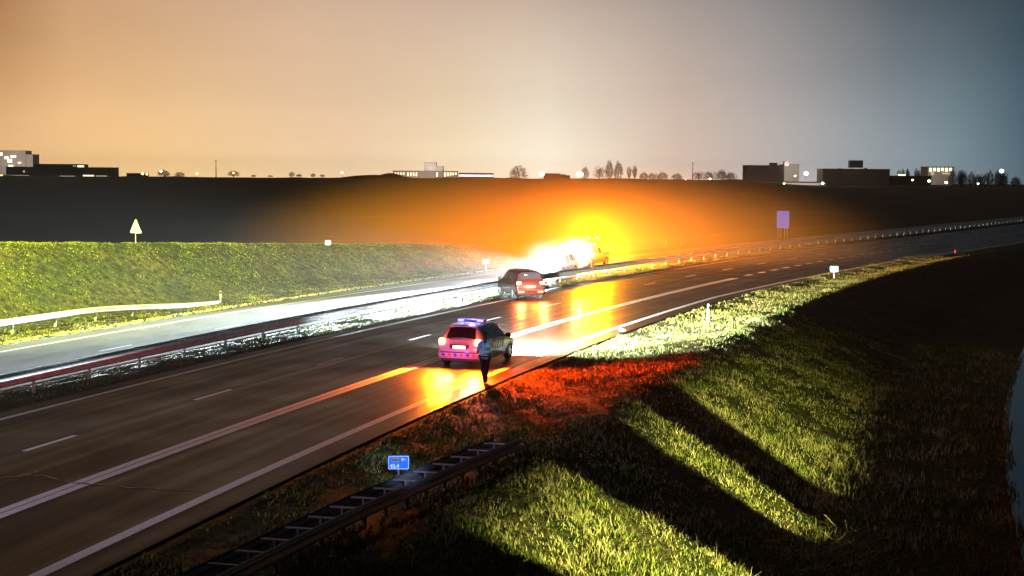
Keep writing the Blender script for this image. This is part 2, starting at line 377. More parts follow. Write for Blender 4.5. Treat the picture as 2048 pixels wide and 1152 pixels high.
# ------------------------------------------------------------------ grass: clumps of real blades
def blades(name, n, sampler, h, w, mtl, lean=.35, label=None):
    t, d = sampler(n); x, y = rd(t, d); z = gz_n(t, d) - .02
    # clumping
    c = fnoise(x, y, .55, 5) + .6 * fnoise(x, y, .19, 9)
    c = c + .7 * fnoise(x, y, 1.9, 2) - .1
    keep = c > rng.uniform(-1.0, .5, len(x)); x, y, z, c = x[keep], y[keep], z[keep], c[keep]; n = len(x)
    H = rng.uniform(h[0], h[1], n) * (1 + .45 * np.clip(c, -1, 1)); ph = rng.uniform(0, 2 * math.pi, n); Wd = rng.uniform(w[0], w[1], n)
    lx, ly = np.cos(ph) * H * lean * rng.uniform(.3, 1.6, n), np.sin(ph) * H * lean * rng.uniform(.3, 1.6, n)
    q = rng.uniform(0, 2 * math.pi, n); wx, wy = np.cos(q) * Wd, np.sin(q) * Wd
    a = np.stack([x - wx, y - wy, z], 1); b = np.stack([x + wx, y + wy, z], 1)
    m2 = np.stack([x + wx * .6 + lx * .4, y + wy * .6 + ly * .4, z + H * .6], 1); m1 = np.stack([x - wx * .6 + lx * .4, y - wy * .6 + ly * .4, z + H * .6], 1)
    tp = np.stack([x + lx, y + ly, z + H * .97], 1)
    v_ = np.stack([a, b, m2, m1, tp], 1).reshape(-1, 3); k_ = np.arange(n) * 5
    f_ = np.concatenate([np.stack([k_, k_ + 1, k_ + 2], 1), np.stack([k_, k_ + 2, k_ + 3], 1), np.stack([k_ + 3, k_ + 2, k_ + 4], 1)])
    o = np_mesh(name, v_, f_, mtl); tag(o, label, 'grass', kind='stuff'); return o
def box_s(t0, t1, d0, d1, near=1.0):
    return lambda n: (t0 + (t1 - t0) * rng.uniform(0, 1, n) ** near, rng.uniform(d0, d1, n))
blades('slope_grass', 120000, box_s(-37, 26, 9.3, 17.2, 1.3), (.035, .15), (.008, .024), M['blade'], label='rough winter grass on the slope down to the ditch')
blades('verge_grass', 60000, box_s(-34, 95, 4.75, 9.9, 1.2), (.05, .17), (.012, .03), M['vblade'], .6, label='short tufted grass on the verge beside the hard shoulder')
blades('ramp_grass', 60000, box_s(-10, 95, -33, -21.5), (.03, .1), (.02, .05), M['rblade'], .8, label='green grass covering the ramp beside the far carriageway')
blades('verge_grass', 12000, box_s(-14, 60, -21.8, -19.1), (.04, .12), (.015, .04), M['vblade'], .6, label='grass and gravel strip under the far guardrail')
blades('median_grass', 22000, box_s(-16, 110, -10.7, -8.3), (.03, .12), (.012, .03), M['vblade'], .6, label='thin grass in the median under the guardrail')
M['straw'] = mat('dry straw', (.4, .34, .17), .85, noise=(1.2, (.16, .17, .05), 4, .4, .65))
blades('dry_stalks', 12000, box_s(-37, 12, 9.6, 17.0, 1.4), (.1, .3), (.006, .014), M['straw'], .7, label='pale dry stalks standing in clumps on the slope')
blades('bank_grass', 26000, box_s(-36, 30, 16.5, 22.6), (.08, .34), (.01, .03), M['blade'], label='dark rough growth on the flat bank of the ditch')
def reeds():
    mb_v = []; mb_f = []
    for k_ in range(420):
        t_ = random.gauss(-20.5, 1.9); d_ = random.gauss(17.4, .7); p = P3(t_, d_); p.z = float(gz(t_, d_)) + random.uniform(.02, .2)
        a = random.uniform(0, 6.28); ln = random.uniform(.15, .75); el_ = random.uniform(-.1, .5)
        dv = Vector((math.cos(a), math.sin(a), el_)).normalized() * ln; s_ = Vector((-math.sin(a), math.cos(a), 0)) * random.uniform(.01, .03)
        b = len(mb_v); mb_v += [p - s_, p + s_, p + dv + s_ * .3, p + dv - s_ * .3]; mb_f.append((b, b + 1, b + 2, b + 3))
    tag(mesh_obj('reeds', mb_v, mb_f, M['reed']), 'flattened dead reeds lying at the foot of the slope', 'reeds', kind='stuff')
reeds()
# pale gravel along the edges of the far carriageway
def stones(name, n, t0, t1, d0, d1, r, mtl, label):
    v = []; f = []
    for k_ in range(n):
        t_ = random.uniform(t0, t1); d_ = random.uniform(d0, d1); p = P3(t_, d_); p.z = float(gz(t_, d_)) + .02; s_ = random.uniform(*r)
        b = len(v)
        for q in ((1, 0, 0), (-.4, .9, 0), (-.5, -.8, 0), (.1, 0, .6)):
            v.append(p + Vector(q) * s_ * random.uniform(.7, 1.3))
        f += [(b, b + 1, b + 3), (b + 1, b + 2, b + 3), (b + 2, b, b + 3)]
    tag(mesh_obj(name, v, f, mtl), label, 'gravel', kind='stuff')
M['gravel'] = mat('pale gravel', (.4, .38, .34), .9)
stones('gravel', 2600, -20, 75, -19.7, -19.0, (.03, .1), M['gravel'], 'pale gravel edging between far road and grass')
stones('gravel', 1600, -20, 90, -10.9, -9.9, (.02, .07), M['gravel'], 'pale gravel beneath the median guardrail')
stones('debris', 260, 0, 45, -17, -11.2, (.015, .06), M['gravel'], 'small crash debris scattered over the far carriageway')

# ------------------------------------------------------------------ guardrails
def w_profile(side):   # (offset across, height below top), facing 'side'
    return [(0, 0), (.02 * side, -.015), (.075 * side, -.06), (.075 * side, -.1), (.012 * side, -.14), (.012 * side, -.17), (.075 * side, -.21), (.075 * side, -.25), (.02 * side, -.295), (0, -.31)]
def rail_beam(name, ts, dfun, hfun, side, mtl, parent):
    pr = w_profile(side); v = []; f = []; n = len(pr)
    for t in ts:
        for o_, z_ in pr:
            d_ = dfun(t) + o_; v.append(P3(t, d_, float(gz(t, d_)) * 0 + hfun(t) + z_))
    for i_ in range(len(ts) - 1):
        for k_ in range(n - 1):
            a = i_ * n + k_; f.append((a, a + 1, a + n + 1, a + n))
    o = mesh_obj(name, v, f, mtl, parent, True)
    md = o.modifiers.new('thickness', 'SOLIDIFY'); md.thickness = .006
    return o
def guardrail(name, label, ts, dfun, hfun, gap, step, mtl, post_ts, post_mat=None, group=None, spacers=True, lower=False):
    root = empty(name, (0, 0, 0), label=label, cat='guardrail')
    if gap:
        rail_beam('beam', ts, lambda t: dfun(t) - gap / 2, hfun, -1, mtl, root)
        rail_beam('beam', ts, lambda t: dfun(t) + gap / 2, hfun, 1, mtl, root)
    else: rail_beam('beam', ts, dfun, hfun, 1, mtl, root)
    first = None
    for t in post_ts:
        d_ = dfun(t) - (0 if gap else .14); h = hfun(t); z0 = float(gz(t, d_)) - .25
        if first is None:
            mb = MB(); mb.box((0, 0, -.54), (.05, .1, .98), None, .008); mb.box((.0, .03, -.54), (.1, .012, .96))
            first = mb.build('post', post_mat or mtl, root); o = first
            if gap and spacers:
                sp_ = MB().box((0, 0, -.035), (gap - .03, .07, .035), None, .008).build('spacer', mtl, root); s0 = sp_
            else: s0 = None
            sp_ = s0
        else:
            o = first.copy(); COL.objects.link(o); o.parent = root
            if s0: sp_ = s0.copy(); COL.objects.link(sp_); sp_.parent = root
        p = P3(t, d_, h); o.location = p; o.rotation_euler = (0, 0, -heading(t)); o.scale = (1, 1, max(.3, (h - z0) / .95))
        if s0: sp_.location = p; sp_.rotation_euler = (0, 0, -heading(t))
    if lower:
        mb = MB(); mb.tube([P3(t, dfun(t) + gap / 2 - .02, .34) for t in ts], .02, 6); mb.build('lower_rail', mtl, root)
    return root
ts_m = np.concatenate([np.arange(-58, 130, 1.5), np.arange(130, 330, 4.0)])
guardrail('guardrail', 'long double-sided steel guardrail running down the median', ts_m,
          lambda t: -9.62 - .012 * max(0, t - 50) , lambda t: .76, .62, 3.3, M['galv'], np.arange(-27.1, 270, 3.3)[:95], lower=True)
guardrail('guardrail', 'pale single-sided guardrail below the green ramp, its end sloping into the ground', np.arange(-55, 18.1, 1.0),
          lambda t: -21.3, lambda t: .76 - .6 * float(smooth((t - 5) / 14)), 0, 4, M['galvL'], np.arange(-52, 14, 3.1))
def gr_d(t): return float(np.interp(t, [-60, -36, -34.5, -29, -24.5, -21.3], [7.1, 7.25, 7.35, 7.95, 8.7, 9.2]))
guardrail('guardrail', 'double-sided guardrail with ladder-like cross pieces in the near verge behind the blue sign', np.concatenate([np.arange(-58, -21.2, .75), [-21.2]]),
          gr_d, lambda t: .62 + float(gz(t, gr_d(t))), .62, 1, M['galvD'], [-22.1 - k_ * .93 for k_ in range(34)])

# ------------------------------------------------------------------ vehicles
def car(root, secs, paint, wheels, windows, wr=.33, crumple=0.0):
    """secs rows: x, zbot, wbot, zmid, wmid, zbelt, wbelt, zroof, wroof"""
    S_ = np.array(secs, float)
    def sec(x): return [float(np.interp(x, S_[:, 0], S_[:, k_])) for k_ in range(1, 9)]
    def keys(x):
        z0, w0, z1, w1, z2, w2, z3, w3 = sec(x); cr = min(.09, (z3 - z2) * .5 + .02)
        return [(0, z0), (w0 * .9, z0), (w0, z0 + .06), (w1, z1), (w1 * .995, (z1 * .4 + z2 * .6)), (w2, z2), (w3 + (w2 - w3) * .12, z3 - cr), (w3 - .05, z3 - .02), (w3 * .6, z3 + .015), (0, z3 + .03)]
    xs = np.unique(np.concatenate([S_[:, 0], np.linspace(S_[0, 0], S_[-1, 0], 46)]))
    v = []; f = []; n = 0
    for x in xs:
        K = keys(x); ring = [(y, z) for y, z in K] + [(-y, z) for y, z in K[-2:0:-1]]; n = len(ring)
        for y, z in ring:
            q = Vector((x, y, z))
            if crumple and x > 1.0: q += Vector(mnoise.noise_vector(q * 2.2)) * crumple * min(1, (x - 1.0))
            v.append(q)
    for i_ in range(len(xs) - 1):
        for k_ in range(n):
            a = i_ * n + k_; b = i_ * n + (k_ + 1) % n; f.append((a, a + n, b + n, b))
    f.append(tuple(range(n))); f.append(tuple(reversed([(len(xs) - 1) * n + k_ for k_ in range(n)])))
    body = mesh_obj('body', v, f, paint, root, True)
    md = body.modifiers.new('es', 'EDGE_SPLIT'); md.split_angle = R(38)
    def side_pt(x, fr, s, off=.008):     # fr 0 belt .. 1 roof side
        K = keys(x); (y0, z0), (y1, z1) = K[5], K[6]
        return Vector((x, s * (y0 + (y1 - y0) * fr + off), z0 + (z1 - z0) * fr + off * .3))
    for (nm, x0, x1, x1t, x0t) in windows:
        for s in (1, -1):
            q = []; m_ = 6
            for k_ in range(m_ + 1): q.append(side_pt(x0 + (x1 - x0) * k_ / m_, .1, s))
            for k_ in range(m_ + 1): q.append(side_pt(x0t + (x1t - x0t) * k_ / m_, .9, s))
            fs = [(k_, k_ + 1, m_ + 2 + k_, m_ + 1 + k_) for k_ in range(m_)]
            if s < 0: fs = [t_[::-1] for t_ in fs]
            mesh_obj(nm, q, fs, M['glass'], root)
    def top_strip(nm, xa, xb, fr, mtl, off=.012, n_=6, sgn=-1):
        q = []
        for k_ in range(n_ + 1):
            x = xa + (xb - xa) * k_ / n_; K = keys(x); yy = K[7][0] * fr
            for s in (-1, -.5, 0, .5, 1):
                z = K[7][1] if abs(s) == 1 else (K[8][1] if abs(s) == .5 else K[9][1])
                q.append(Vector((x + sgn * off, s * yy, z + off)))
        fs = [(5 * k_ + j, 5 * k_ + j + 5, 5 * k_ + j + 6, 5 * k_ + j + 1) for k_ in range(n_) for j in range(4)]
        return mesh_obj(nm, q, fs, mtl, root)
    w0 = None
    for (x, y) in wheels:
        w = empty('wheel'); w.parent = root; w.location = (x, y, wr); s = 1 if y > 0 else -1
        mb = MB(); n_ = 24
        prof = [(-.1, wr * .68), (-.11, wr * .9), (-.08, wr), (.08, wr), (.11, wr * .9), (.1, wr * .68)]
        vv = [Vector((rr * math.cos(2 * math.pi * a / n_), o_, rr * math.sin(2 * math.pi * a / n_))) for a in range(n_) for o_, rr in prof]
        ff = [(a * 6 + k_, ((a + 1) % n_) * 6 + k_, ((a + 1) % n_) * 6 + (k_ + 1) % 6, a * 6 + (k_ + 1) % 6) for a in range(n_) for k_ in range(6)]
        mesh_obj('tyre', vv, ff, M['rubber'], w, True)
        mb = MB()
        for a in range(5): mb.box((wr * .36 * math.cos(a * 1.2566), s * .085, wr * .36 * math.sin(a * 1.2566)), (wr * .6, .03, .07), Matrix.Rotation(-a * 1.2566, 3, 'Y'), .008)
        mb.tube([(0, s * .06, 0), (0, s * .11, 0)], .07, 12)
        mb.tube([(0, s * .02, 0), (0, s * .045, 0)], wr * .69, 24)
        mb.build('rim', M['rim'], w)
        a_ = MB(); ring = [Vector((x + (wr + .055) * math.cos(t_), 0, wr + (wr + .055) * math.sin(t_))) for t_ in np.linspace(-.25, math.pi + .25, 20)]
        c_ = [Vector((p.x, s * (keys(p.x)[3][0] + .004 if p.z < .75 else keys(p.x)[4][0] + .004), p.z)) for p in ring]
        rin = [Vector((x + (wr - .02) * math.cos(t_), s * (keys(x)[3][0] - .0), wr + (wr - .02) * math.sin(t_))) for t_ in np.linspace(-.25, math.pi + .25, 20)]
        vv = c_ + rin; mesh_obj('wheel_arch', vv, [(k_, k_ + 1, 21 + k_, 20 + k_) for k_ in range(19)], M['black'], root)
    return keys, top_strip, side_pt
HB = [(-2.2, .36, .74, .5, .82, .66, .80, .74, .74), (-2.15, .26, .8, .55, .88, .84, .85, .9, .8), (-2.08, .24, .82, .58, .9, 1.0, .86, 1.04, .79),
      (-1.98, .22, .83, .6, .9, 1.02, .86, 1.13, .76), (-1.74, .2, .84, .6, .9, 1.03, .865, 1.52, .66), (-1.6, .2, .84, .6, .9, 1.03, .87, 1.585, .65), (-1.0, .2, .84, .6, .9, 1.01, .87, 1.63, .66),
      (0, .2, .84, .6, .9, .99, .87, 1.63, .66), (.45, .2, .84, .6, .9, .98, .87, 1.57, .64), (1.3, .2, .84, .6, .9, .95, .85, 1.03, .74), (1.85, .22, .82, .58, .88, .84, .8, .9, .64), (2.12, .26, .76, .52, .82, .66, .74, .72, .6), (2.2, .34, .6, .46, .68, .56, .6, .6, .5)]
def disc(mb, c, r, n=12): mb.ball(c, r, n, 8)

# police car standing on the hard shoulder
hp = heading(-1)
pc = empty('police_car', P3(-.7, 1.75, .0), R(90) - hp, label='white police car with blue roof lightbar standing on the hard shoulder', cat='police car')
keys, top_strip, side_pt = car(pc, HB, M['white_paint'], [(-1.35, .8), (-1.35, -.8), (1.4, .8), (1.4, -.8)], [('side_window', -1.72, -1.25, -1.3, -1.58), ('side_window', -1.17, -.3, -.3, -1.2), ('side_window', -.22, .95, .38, -.22)])
top_strip('rear_window', -2.0, -1.72, .86, M['glass']); top_strip('windscreen', .52, 1.22, .92, M['glass'], sgn=1)
MB().box((-2.19, 0, .5), (.12, 1.7, .2), None, .05).build('rear_bumper', M['white_paint'], pc)
MB().box((-2.17, 0, .3), (.08, 1.5, .14), None, .03).build('bumper_skirt', M['black'], pc)
MB().box((-2.17, 0, .8), (.06, .8, .2), None, .02).build('plate_recess', M['black'], pc)
MB().box((-2.205, 0, .8), (.02, .5, .11), None, .004).build('number_plate', M['plate'], pc)
MB().box((-2.17, 0, .93), (.07, .7, .03), None, .01).build('tailgate_handle', M['rim'], pc)
MB().tube([(-2.1, .45, 1.1), (-2.13, -.1, 1.12)], .012, 6).build('rear_wiper', M['black'], pc)
MB().box((-2.235, 0, .6), (.03, 1.5, .035), None, .008).build('bumper_strip', M['black'], pc)
for s in (1, -1):
    tl = MB().box((-2.1, s * .74, .99), (.16, .24, .26), None, .06).build('tail_light', M['tail'], pc)
    MB().box((-2.18, s * .72, .97), (.03, .16, .12), None, .01).build('lamp_core', M['tailyel'], tl)
    MB().box((-2.19, s * .55, .42), (.1, .2, .05), None, .01).build('reflector', M['stripe_red'], pc)
    MB().ball((2.05, s * .62, .66), (.12, .16, .09)).build('headlight', M['head'], pc)
    mb = MB(); mb.ball((.85, s * 1.0, 1.03), (.08, .13, .09)); mb.tube([(.85, s * .86, .99), (.85, s * .95, 1.0)], .025); mb.build('wing_mirror', M['black'], pc, True)
    MB().box((.93, s * 1.05, 1.03), (.03, .16, .05), None, .01).build('mirror_indicator', M['orange_ind'], pc)
    for k_, (xa, mt) in enumerate([(-.9, 'stripe_blue'), (-.6, 'stripe_red'), (-.3, 'stripe_blue'), (0, 'stripe_red'), (.3, 'stripe_blue')]):
        q = [Vector((x_, s * (keys(x_)[j][0] + .006), keys(x_)[j][1])) for x_, j in ((xa, 3), (xa + .16, 3), (xa + .34, 5), (xa + .18, 5))]
        q[2] = Vector((q[2].x, q[2].y, q[2].z - .03)); q[3] = Vector((q[3].x, q[3].y, q[3].z - .03))
        qm = [Vector((x_, s * (keys(x_)[4][0] + .007), keys(x_)[4][1])) for x_ in (xa + .1, xa + .26)]
        vv = [q[0], q[1], qm[1], qm[0], q[2], q[3]]
        mesh_obj('body_stripe', vv, [(0, 1, 2, 3), (3, 2, 4, 5)], M[mt], pc)
    MB().tube([(-1.5, s * .6, 1.63), (-1.3, s * .61, 1.67), (-.2, s * .61, 1.68), (.2, s * .6, 1.62)], .016, 6).build('roof_rail', M['black'], pc)
for k_ in range(6):
    MB().box((-2.262, -.62 + k_ * .25, .5), (.014, .12, .09), Matrix.Rotation(.6, 3, 'X'), .0).build('body_stripe', M['stripe_blue' if k_ % 2 else 'stripe_red'], pc)
mb = MB(); mb.box((-1.68, 0, 1.56), (.14, 1.15, .03), None, .01); mb.build('spoiler', M['white_paint'], pc)
lb = MB().box((-.75, 0, 1.72), (.28, 1.16, .1), None, .035).build('lightbar', M['bar'], pc)
for s in (1, -1): MB().box((-.885, s * .4, 1.725), (.05, .26, .07), None, .01).build('beacon_lens', M['blue'], lb)
MB().box((-.885, 0, 1.725), (.04, .3, .05), None, .01).build('beacon_lens', M['bar'], lb)
MB().tube([(-1.45, .05, 1.64), (-1.58, .05, 1.8)], .008, 6).build('aerial', M['black'], pc)

# wrecked car resting against the median guardrail
SUV = [(-2.25, .4, .78, .55, .85, .75, .84, .82, .78), (-2.2, .3, .84, .6, .9, .95, .88, 1.02, .84), (-2.12, .28, .86, .64, .93, 1.12, .89, 1.2, .82), (-1.95, .26, .86, .66, .93, 1.14, .89, 1.62, .74),
       (-1.75, .25, .86, .66, .93, 1.14, .89, 1.72, .72), (-.8, .25, .86, .66, .93, 1.12, .89, 1.76, .72), (.2, .25, .86, .66, .93, 1.1, .89, 1.74, .7), (.6, .25, .86, .66, .93, 1.08, .89, 1.66, .68),
       (1.25, .25, .86, .66, .93, 1.06, .88, 1.14, .8), (1.9, .27, .84, .62, .9, .98, .84, 1.03, .74), (2.1, .3, .78, .58, .84, .8, .76, .86, .66), (2.2, .38, .66, .5, .7, .62, .64, .66, .56)]
wk = empty('crashed_car', P3(29.6, -7.35, .0), R(90) - heading(29) + R(38), label='dark crashed car with red rear lamps turned against the median guardrail', cat='car')
keys, top_strip, side_pt = car(wk, SUV, M['dark_paint'], [(-1.4, .82), (-1.4, -.82), (1.4, .82), (1.4, -.82)], [('side_window', -1.9, -1.35, -1.4, -1.8), ('side_window', -1.27, -.35, -.35, -1.3), ('side_window', -.25, 1.0, .5, -.25)], .36, .28)
top_strip('rear_window', -2.1, -1.93, .88, M['glass']); top_strip('windscreen', .68, 1.2, .92, M['glass'], sgn=1)
for s in (1, -1):
    MB().box((-2.16, s * .72, 1.0), (.12, .3, .2), None, .05).build('tail_light', M['tail'], wk)
    MB().box((-2.225, s * .72, 1.0), (.03, .17, .1), None, .01).build('lamp_core', M['tailyel'], wk)
    MB().box((-2.27, s * .6, .5), (.05, .3, .06), None, .01).build('fog_light', M['tail'], wk)
    MB().ball((.95, s * 1.02, 1.12), (.09, .12, .1)).build('wing_mirror', M['black'], wk, True)
MB().box((-2.25, 0, .62), (.12, 1.72, .2), None, .05).build('rear_bumper', M['dark_paint'], wk)
MB().box((-2.27, 0, .8), (.03, .52, .12), None, .005).build('number_plate', M['plate'], wk)
MB().box((-2.02, .1, 1.42), (.02, .5, .1), Matrix.Rotation(.25, 3, 'X')).build('brake_light', M['tailyel'], wk)
mb = MB()
for k_ in range(16): mb.box((2.0 + random.uniform(-.3, .4), random.uniform(-.8, .8), random.uniform(.1, .6)), (random.uniform(.1, .5), random.uniform(.1, .4), .03), Matrix.Rotation(random.uniform(-1, 1), 3, 'X') @ Matrix.Rotation(random.uniform(-1, 1), 3, 'Y'))
mb.build('torn_bumper', M['beige_paint'], wk)

# patrol car facing the camera on the far carriageway, headlights full on
vn = empty('patrol_car', P3(49.8, -12.9, 0), R(-90) - heading(49) + R(3), label='pale patrol car with glaring headlights facing this way just behind the crashed car', cat='patrol car')
keys, top_strip, side_pt = car(vn, HB, M['white_paint'], [(-1.35, .8), (-1.35, -.8), (1.4, .8), (1.4, -.8)], [('side_window', -1.72, -1.25, -1.3, -1.58), ('side_window', -1.17, -.3, -.3, -1.2), ('side_window', -.22, .95, .38, -.22)])
top_strip('windscreen', .52, 1.22, .92, M['glass'], sgn=1); top_strip('rear_window', -2.0, -1.72, .86, M['glass'])
MB().box((2.19, 0, .42), (.1, 1.4, .2), None, .05).build('front_bumper', M['white_paint'], vn)
MB().box((2.2, 0, .64), (.05, .8, .12), None, .02).build('grille', M['black'], vn)
for s in (1, -1):
    MB().ball((2.06, s * .66, .7), (.14, .18, .11)).build('headlight', M['head'], vn)
    MB().ball((.85, s * 1.0, 1.03), (.08, .13, .09)).build('wing_mirror', M['black'], vn, True)
    q = [Vector((x_, s * (keys(x_)[4][0] + .008), z_)) for x_, z_ in ((-.9, .55), (.6, .55), (.6, .75), (-.9, .75))]
    mesh_obj('body_stripe', q, [(0, 1, 2, 3)], M['stripe_blue'], vn)
lbv = MB().box((0, 0, 1.72), (.28, 1.16, .1), None, .035).build('lightbar', M['bar'], vn)
for s in (1, -1): MB().box((.12, s * .4, 1.725), (.08, .3, .08), None, .01).build('beacon_lens', M['head'], lbv)

# traffic officer pickup with amber beacons
PK = [(-2.5, .5, .8, .6, .86, .95, .86, 1.02, .82), (-2.45, .4, .86, .64, .92, 1.0, .9, 1.06, .86), (-.9, .3, .88, .66, .94, 1.02, .9, 1.08, .86), (-.86, .3, .88, .66, .94, 1.06, .9, 1.6, .76), (-.7, .3, .88, .66, .94, 1.08, .9, 1.74, .72), (.5, .3, .88, .66, .94, 1.08, .9, 1.74, .7),
      (.7, .3, .88, .66, .94, 1.08, .9, 1.68, .68), (1.35, .3, .88, .66, .94, 1.06, .88, 1.14, .8), (2.1, .32, .86, .62, .92, .98, .84, 1.03, .76), (2.4, .36, .8, .58, .86, .8, .78, .86, .68), (2.5, .42, .7, .54, .74, .68, .66, .7, .6)]
tr = empty('pickup_truck', P3(60.0, -14.6, 0), R(-90) - heading(60), label='yellow pickup with amber beacons and white lamps beyond the patrol car', cat='pickup truck')
keys, top_strip, side_pt = car(tr, PK, M['yellow_paint'], [(-1.6, .84), (-1.6, -.84), (1.65, .84), (1.65, -.84)], [('side_window', -.7, .1, .05, -.62), ('side_window', .2, 1.15, .6, .2)], .38)
top_strip('windscreen', .74, 1.3, .92, M['glass'], sgn=1)
MB().box((2.5, 0, .5), (.12, 1.6, .22), None, .05).build('front_bumper', M['black'], tr)
MB().box((2.47, 0, .78), (.06, .9, .16), None, .02).build('grille', M['black'], tr)
mb = MB()
for s in (1, -1): mb.box((-1.65, s * .84, 1.1), (1.5, .05, .12), None, .01)
mb.box((-1.65, 0, 1.06), (1.5, 1.6, .03)); mb.build('load_bed', M['black'], tr)
mb = MB(); mb.tube([(-.85, -.6, 1.05), (-.85, -.6, 2.3), (-.85, .6, 2.3), (-.85, .6, 1.05)], .035, 8); mb.build('glow_mast', M['black'], tr)  # added mast, raising the amber glow above the cab
bb = MB().box((-.2, 0, 1.84), (.3, 1.3, .1), None, .03).build('beacon_bar', M['black'], tr)
for y_ in (-.5, -.17, .17, .5): MB().ball((-.1, y_, 1.86), (.1, .12, .08)).build('beacon_lens', M['amber'], bb)
for y_ in (-.4, .4): MB().tube([(-.85, y_, 2.32), (-.85, y_, 2.42), (-.85, y_, 2.5)], [.1, .1, .05], 10).build('beacon', M['amber'], tr)  # added mast beacons at the raised amber lamps
for s in (1, -1):
    MB().ball((2.36, s * .7, .86), (.14, .18, .13)).build('headlight', M['head'], tr)
    MB().ball((1.15, s * 1.04, 1.15), (.08, .12, .1)).build('wing_mirror', M['black'], tr, True)
MB().box((2.2, 0, 1.16), (.12, .5, .16), None, .03).build('work_lamp', M['work'], tr)

# the vehicles' own light, with added fill spots and points
def carlight(root, loc, power, colr, size, tgt=None, spot=None, blend=.3, typ=None):
    Mx = Matrix.Translation(root.location) @ root.rotation_euler.to_matrix().to_4x4()
    return lamp('vehicle_or_fill_lamp', 'SPOT' if tgt is not None else 'POINT', Mx @ Vector(loc), power, colr, size, None if tgt is None else Mx @ Vector(tgt), spot, blend)
for s in (1, -1):
    carlight(pc, (2.32, s * .62, .68), 30000, (.78, .96, 1), .05, (22, s * .62 - 1.5, -.3), 150, .35)
carlight(pc, (2.3, 0, 1.2), 330000, (.84, .97, .95), .08, (19, -.8, 0), 100, 1)  # added spot above the headlamps, brightening the road ahead
carlight(pc, (2.35, 0, .7), 360000, (1, .86, .5), .05, (70, 0, .5), 36, .9)
for s in (1, -1):
    carlight(pc, (-2.45, s * .72, .93), 14000, (1, .17, .004), .06, (-4.2, s * .7, -.6), 104, 1)
carlight(pc, (-2.6, -.8, 1.0), 30000, (1, .045, .0), .12, (-4.5, -9, -.6), 125, 1)
carlight(pc, (-2.6, .8, 1.0), 1500, (1, .04, .0), .1, (-8, 5, -.6), 110, 1)
carlight(pc, (-3.8, -.3, 1.0), 150, (1, .05, .0), .15)  # added red point behind the car, reddening its rear
carlight(pc, (-3.1, .1, .6), 26, (.55, .12, 1), .1)  # added violet point tinting the tailgate
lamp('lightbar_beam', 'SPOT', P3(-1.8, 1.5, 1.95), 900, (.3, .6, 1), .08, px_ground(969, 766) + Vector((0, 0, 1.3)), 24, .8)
lamp('fill_spot', 'SPOT', (-3, 2, 8.5), 22000, (.35, .65, 1), .1, px_ground(969, 766) + Vector((0, 0, 1.35)), 1.5, 1)  # added narrow fill spot on the officer's jacket
carlight(pc, (-.75, 0, 2.1), 120, (.35, .3, 1), .12)
carlight(wk, (-2.6, .7, 1.0), 1200, (1, .2, .04), .08, (-6, .7, .2), 160, .4); carlight(wk, (-2.6, -.7, 1.0), 1200, (1, .2, .04), .08, (-6, -.7, .2), 160, .4)
for s in (1, -1):
    carlight(vn, (2.3, s * .66, .95), 75000, (.8, .95, 1), .1, (11, s * .5 - .8, -.6), 54, .9)
carlight(vn, (2.3, 0, 1.05), 11000000, (.74, .93, 1), .1, (45, -.6, -.8), 22, .9)
carlight(vn, (2.9, 0, 1.0), 1500, (1, .97, .92), .2)  # added point ahead of the grille, whitening the glare volume
carlight(tr, (3.0, .1, 1.3), 6500, (1, .93, .75), .2)  # added point ahead of the pickup, whitening its glare
carlight(tr, (-.85, .4, 2.3), 68000, (1, .3, .0), .2); carlight(tr, (-.85, -.4, 2.3), 68000, (1, .3, .0), .2)
carlight(wk, (-3.1, 0, .9), 500, (1, .12, .01), .2)  # added red point reddening the crashed car's tailgate
carlight(tr, (-3.0, 0, 1.4), 12000, (1, .93, .8), .1, (-40, -3, 0), 50, .9)  # added rear spot, whitening the far median strip

lamp('fill_spot', 'SPOT', (2, 2, 9), 60000, (.4, .6, 1), .2, px_ground(797, 985) + Vector((0, 0, .72)), 2.6, 1)  # added narrow fill spot on the kilometre sign
# ------------------------------------------------------------------ police officer walking towards the car
def skin_mesh(name, verts, edges, radii, mtl, parent, sub=2, root=0):
    me = bpy.data.meshes.new(name); me.from_pydata(verts, edges, []); me.update(); o = bpy.data.objects.new(name, me); COL.objects.link(o)
    o.parent = parent; me.materials.append(mtl)
    sk = o.modifiers.new('skin', 'SKIN'); sk.use_smooth_shade = True
    if not me.skin_vertices: 
        me.attributes.new('skin_vertices', 'FLOAT2', 'POINT') if False else None
    bm = bmesh.new(); bm.from_mesh(me); lay = bm.verts.layers.skin.verify(); bm.verts.ensure_lookup_table()
    for i_, q in enumerate(bm.verts):
        q[lay].radius = radii[i_] if isinstance(radii[i_], tuple) else (radii[i_], radii[i_]); q[lay].use_root = (i_ == root)
    bm.to_mesh(me); bm.free()
    sb = o.modifiers.new('sub', 'SUBSURF'); sb.levels = sub; sb.render_levels = sub
    return o
M['skin'] = mat('skin', (.55, .32, .24), .55); M['hair'] = mat('dark hair', (.02, .012, .008), .5)
M['jacket'] = mat('police jacket', (.25, .6, .95), .55, noise=(14, (.09, .26, .6), 3, .4, .6)); M['hivis'] = mat('yellow reflective panel', (.55, .85, .08), .5)
M['trouser'] = mat('dark trousers', (.012, .012, .02), .8); M['boot'] = mat('black boots', (.01, .01, .01), .4)
pr = empty('person', px_ground(969, 766), R(8), label='police officer seen from behind in blue jacket and dark trousers walking to the car', cat='person')
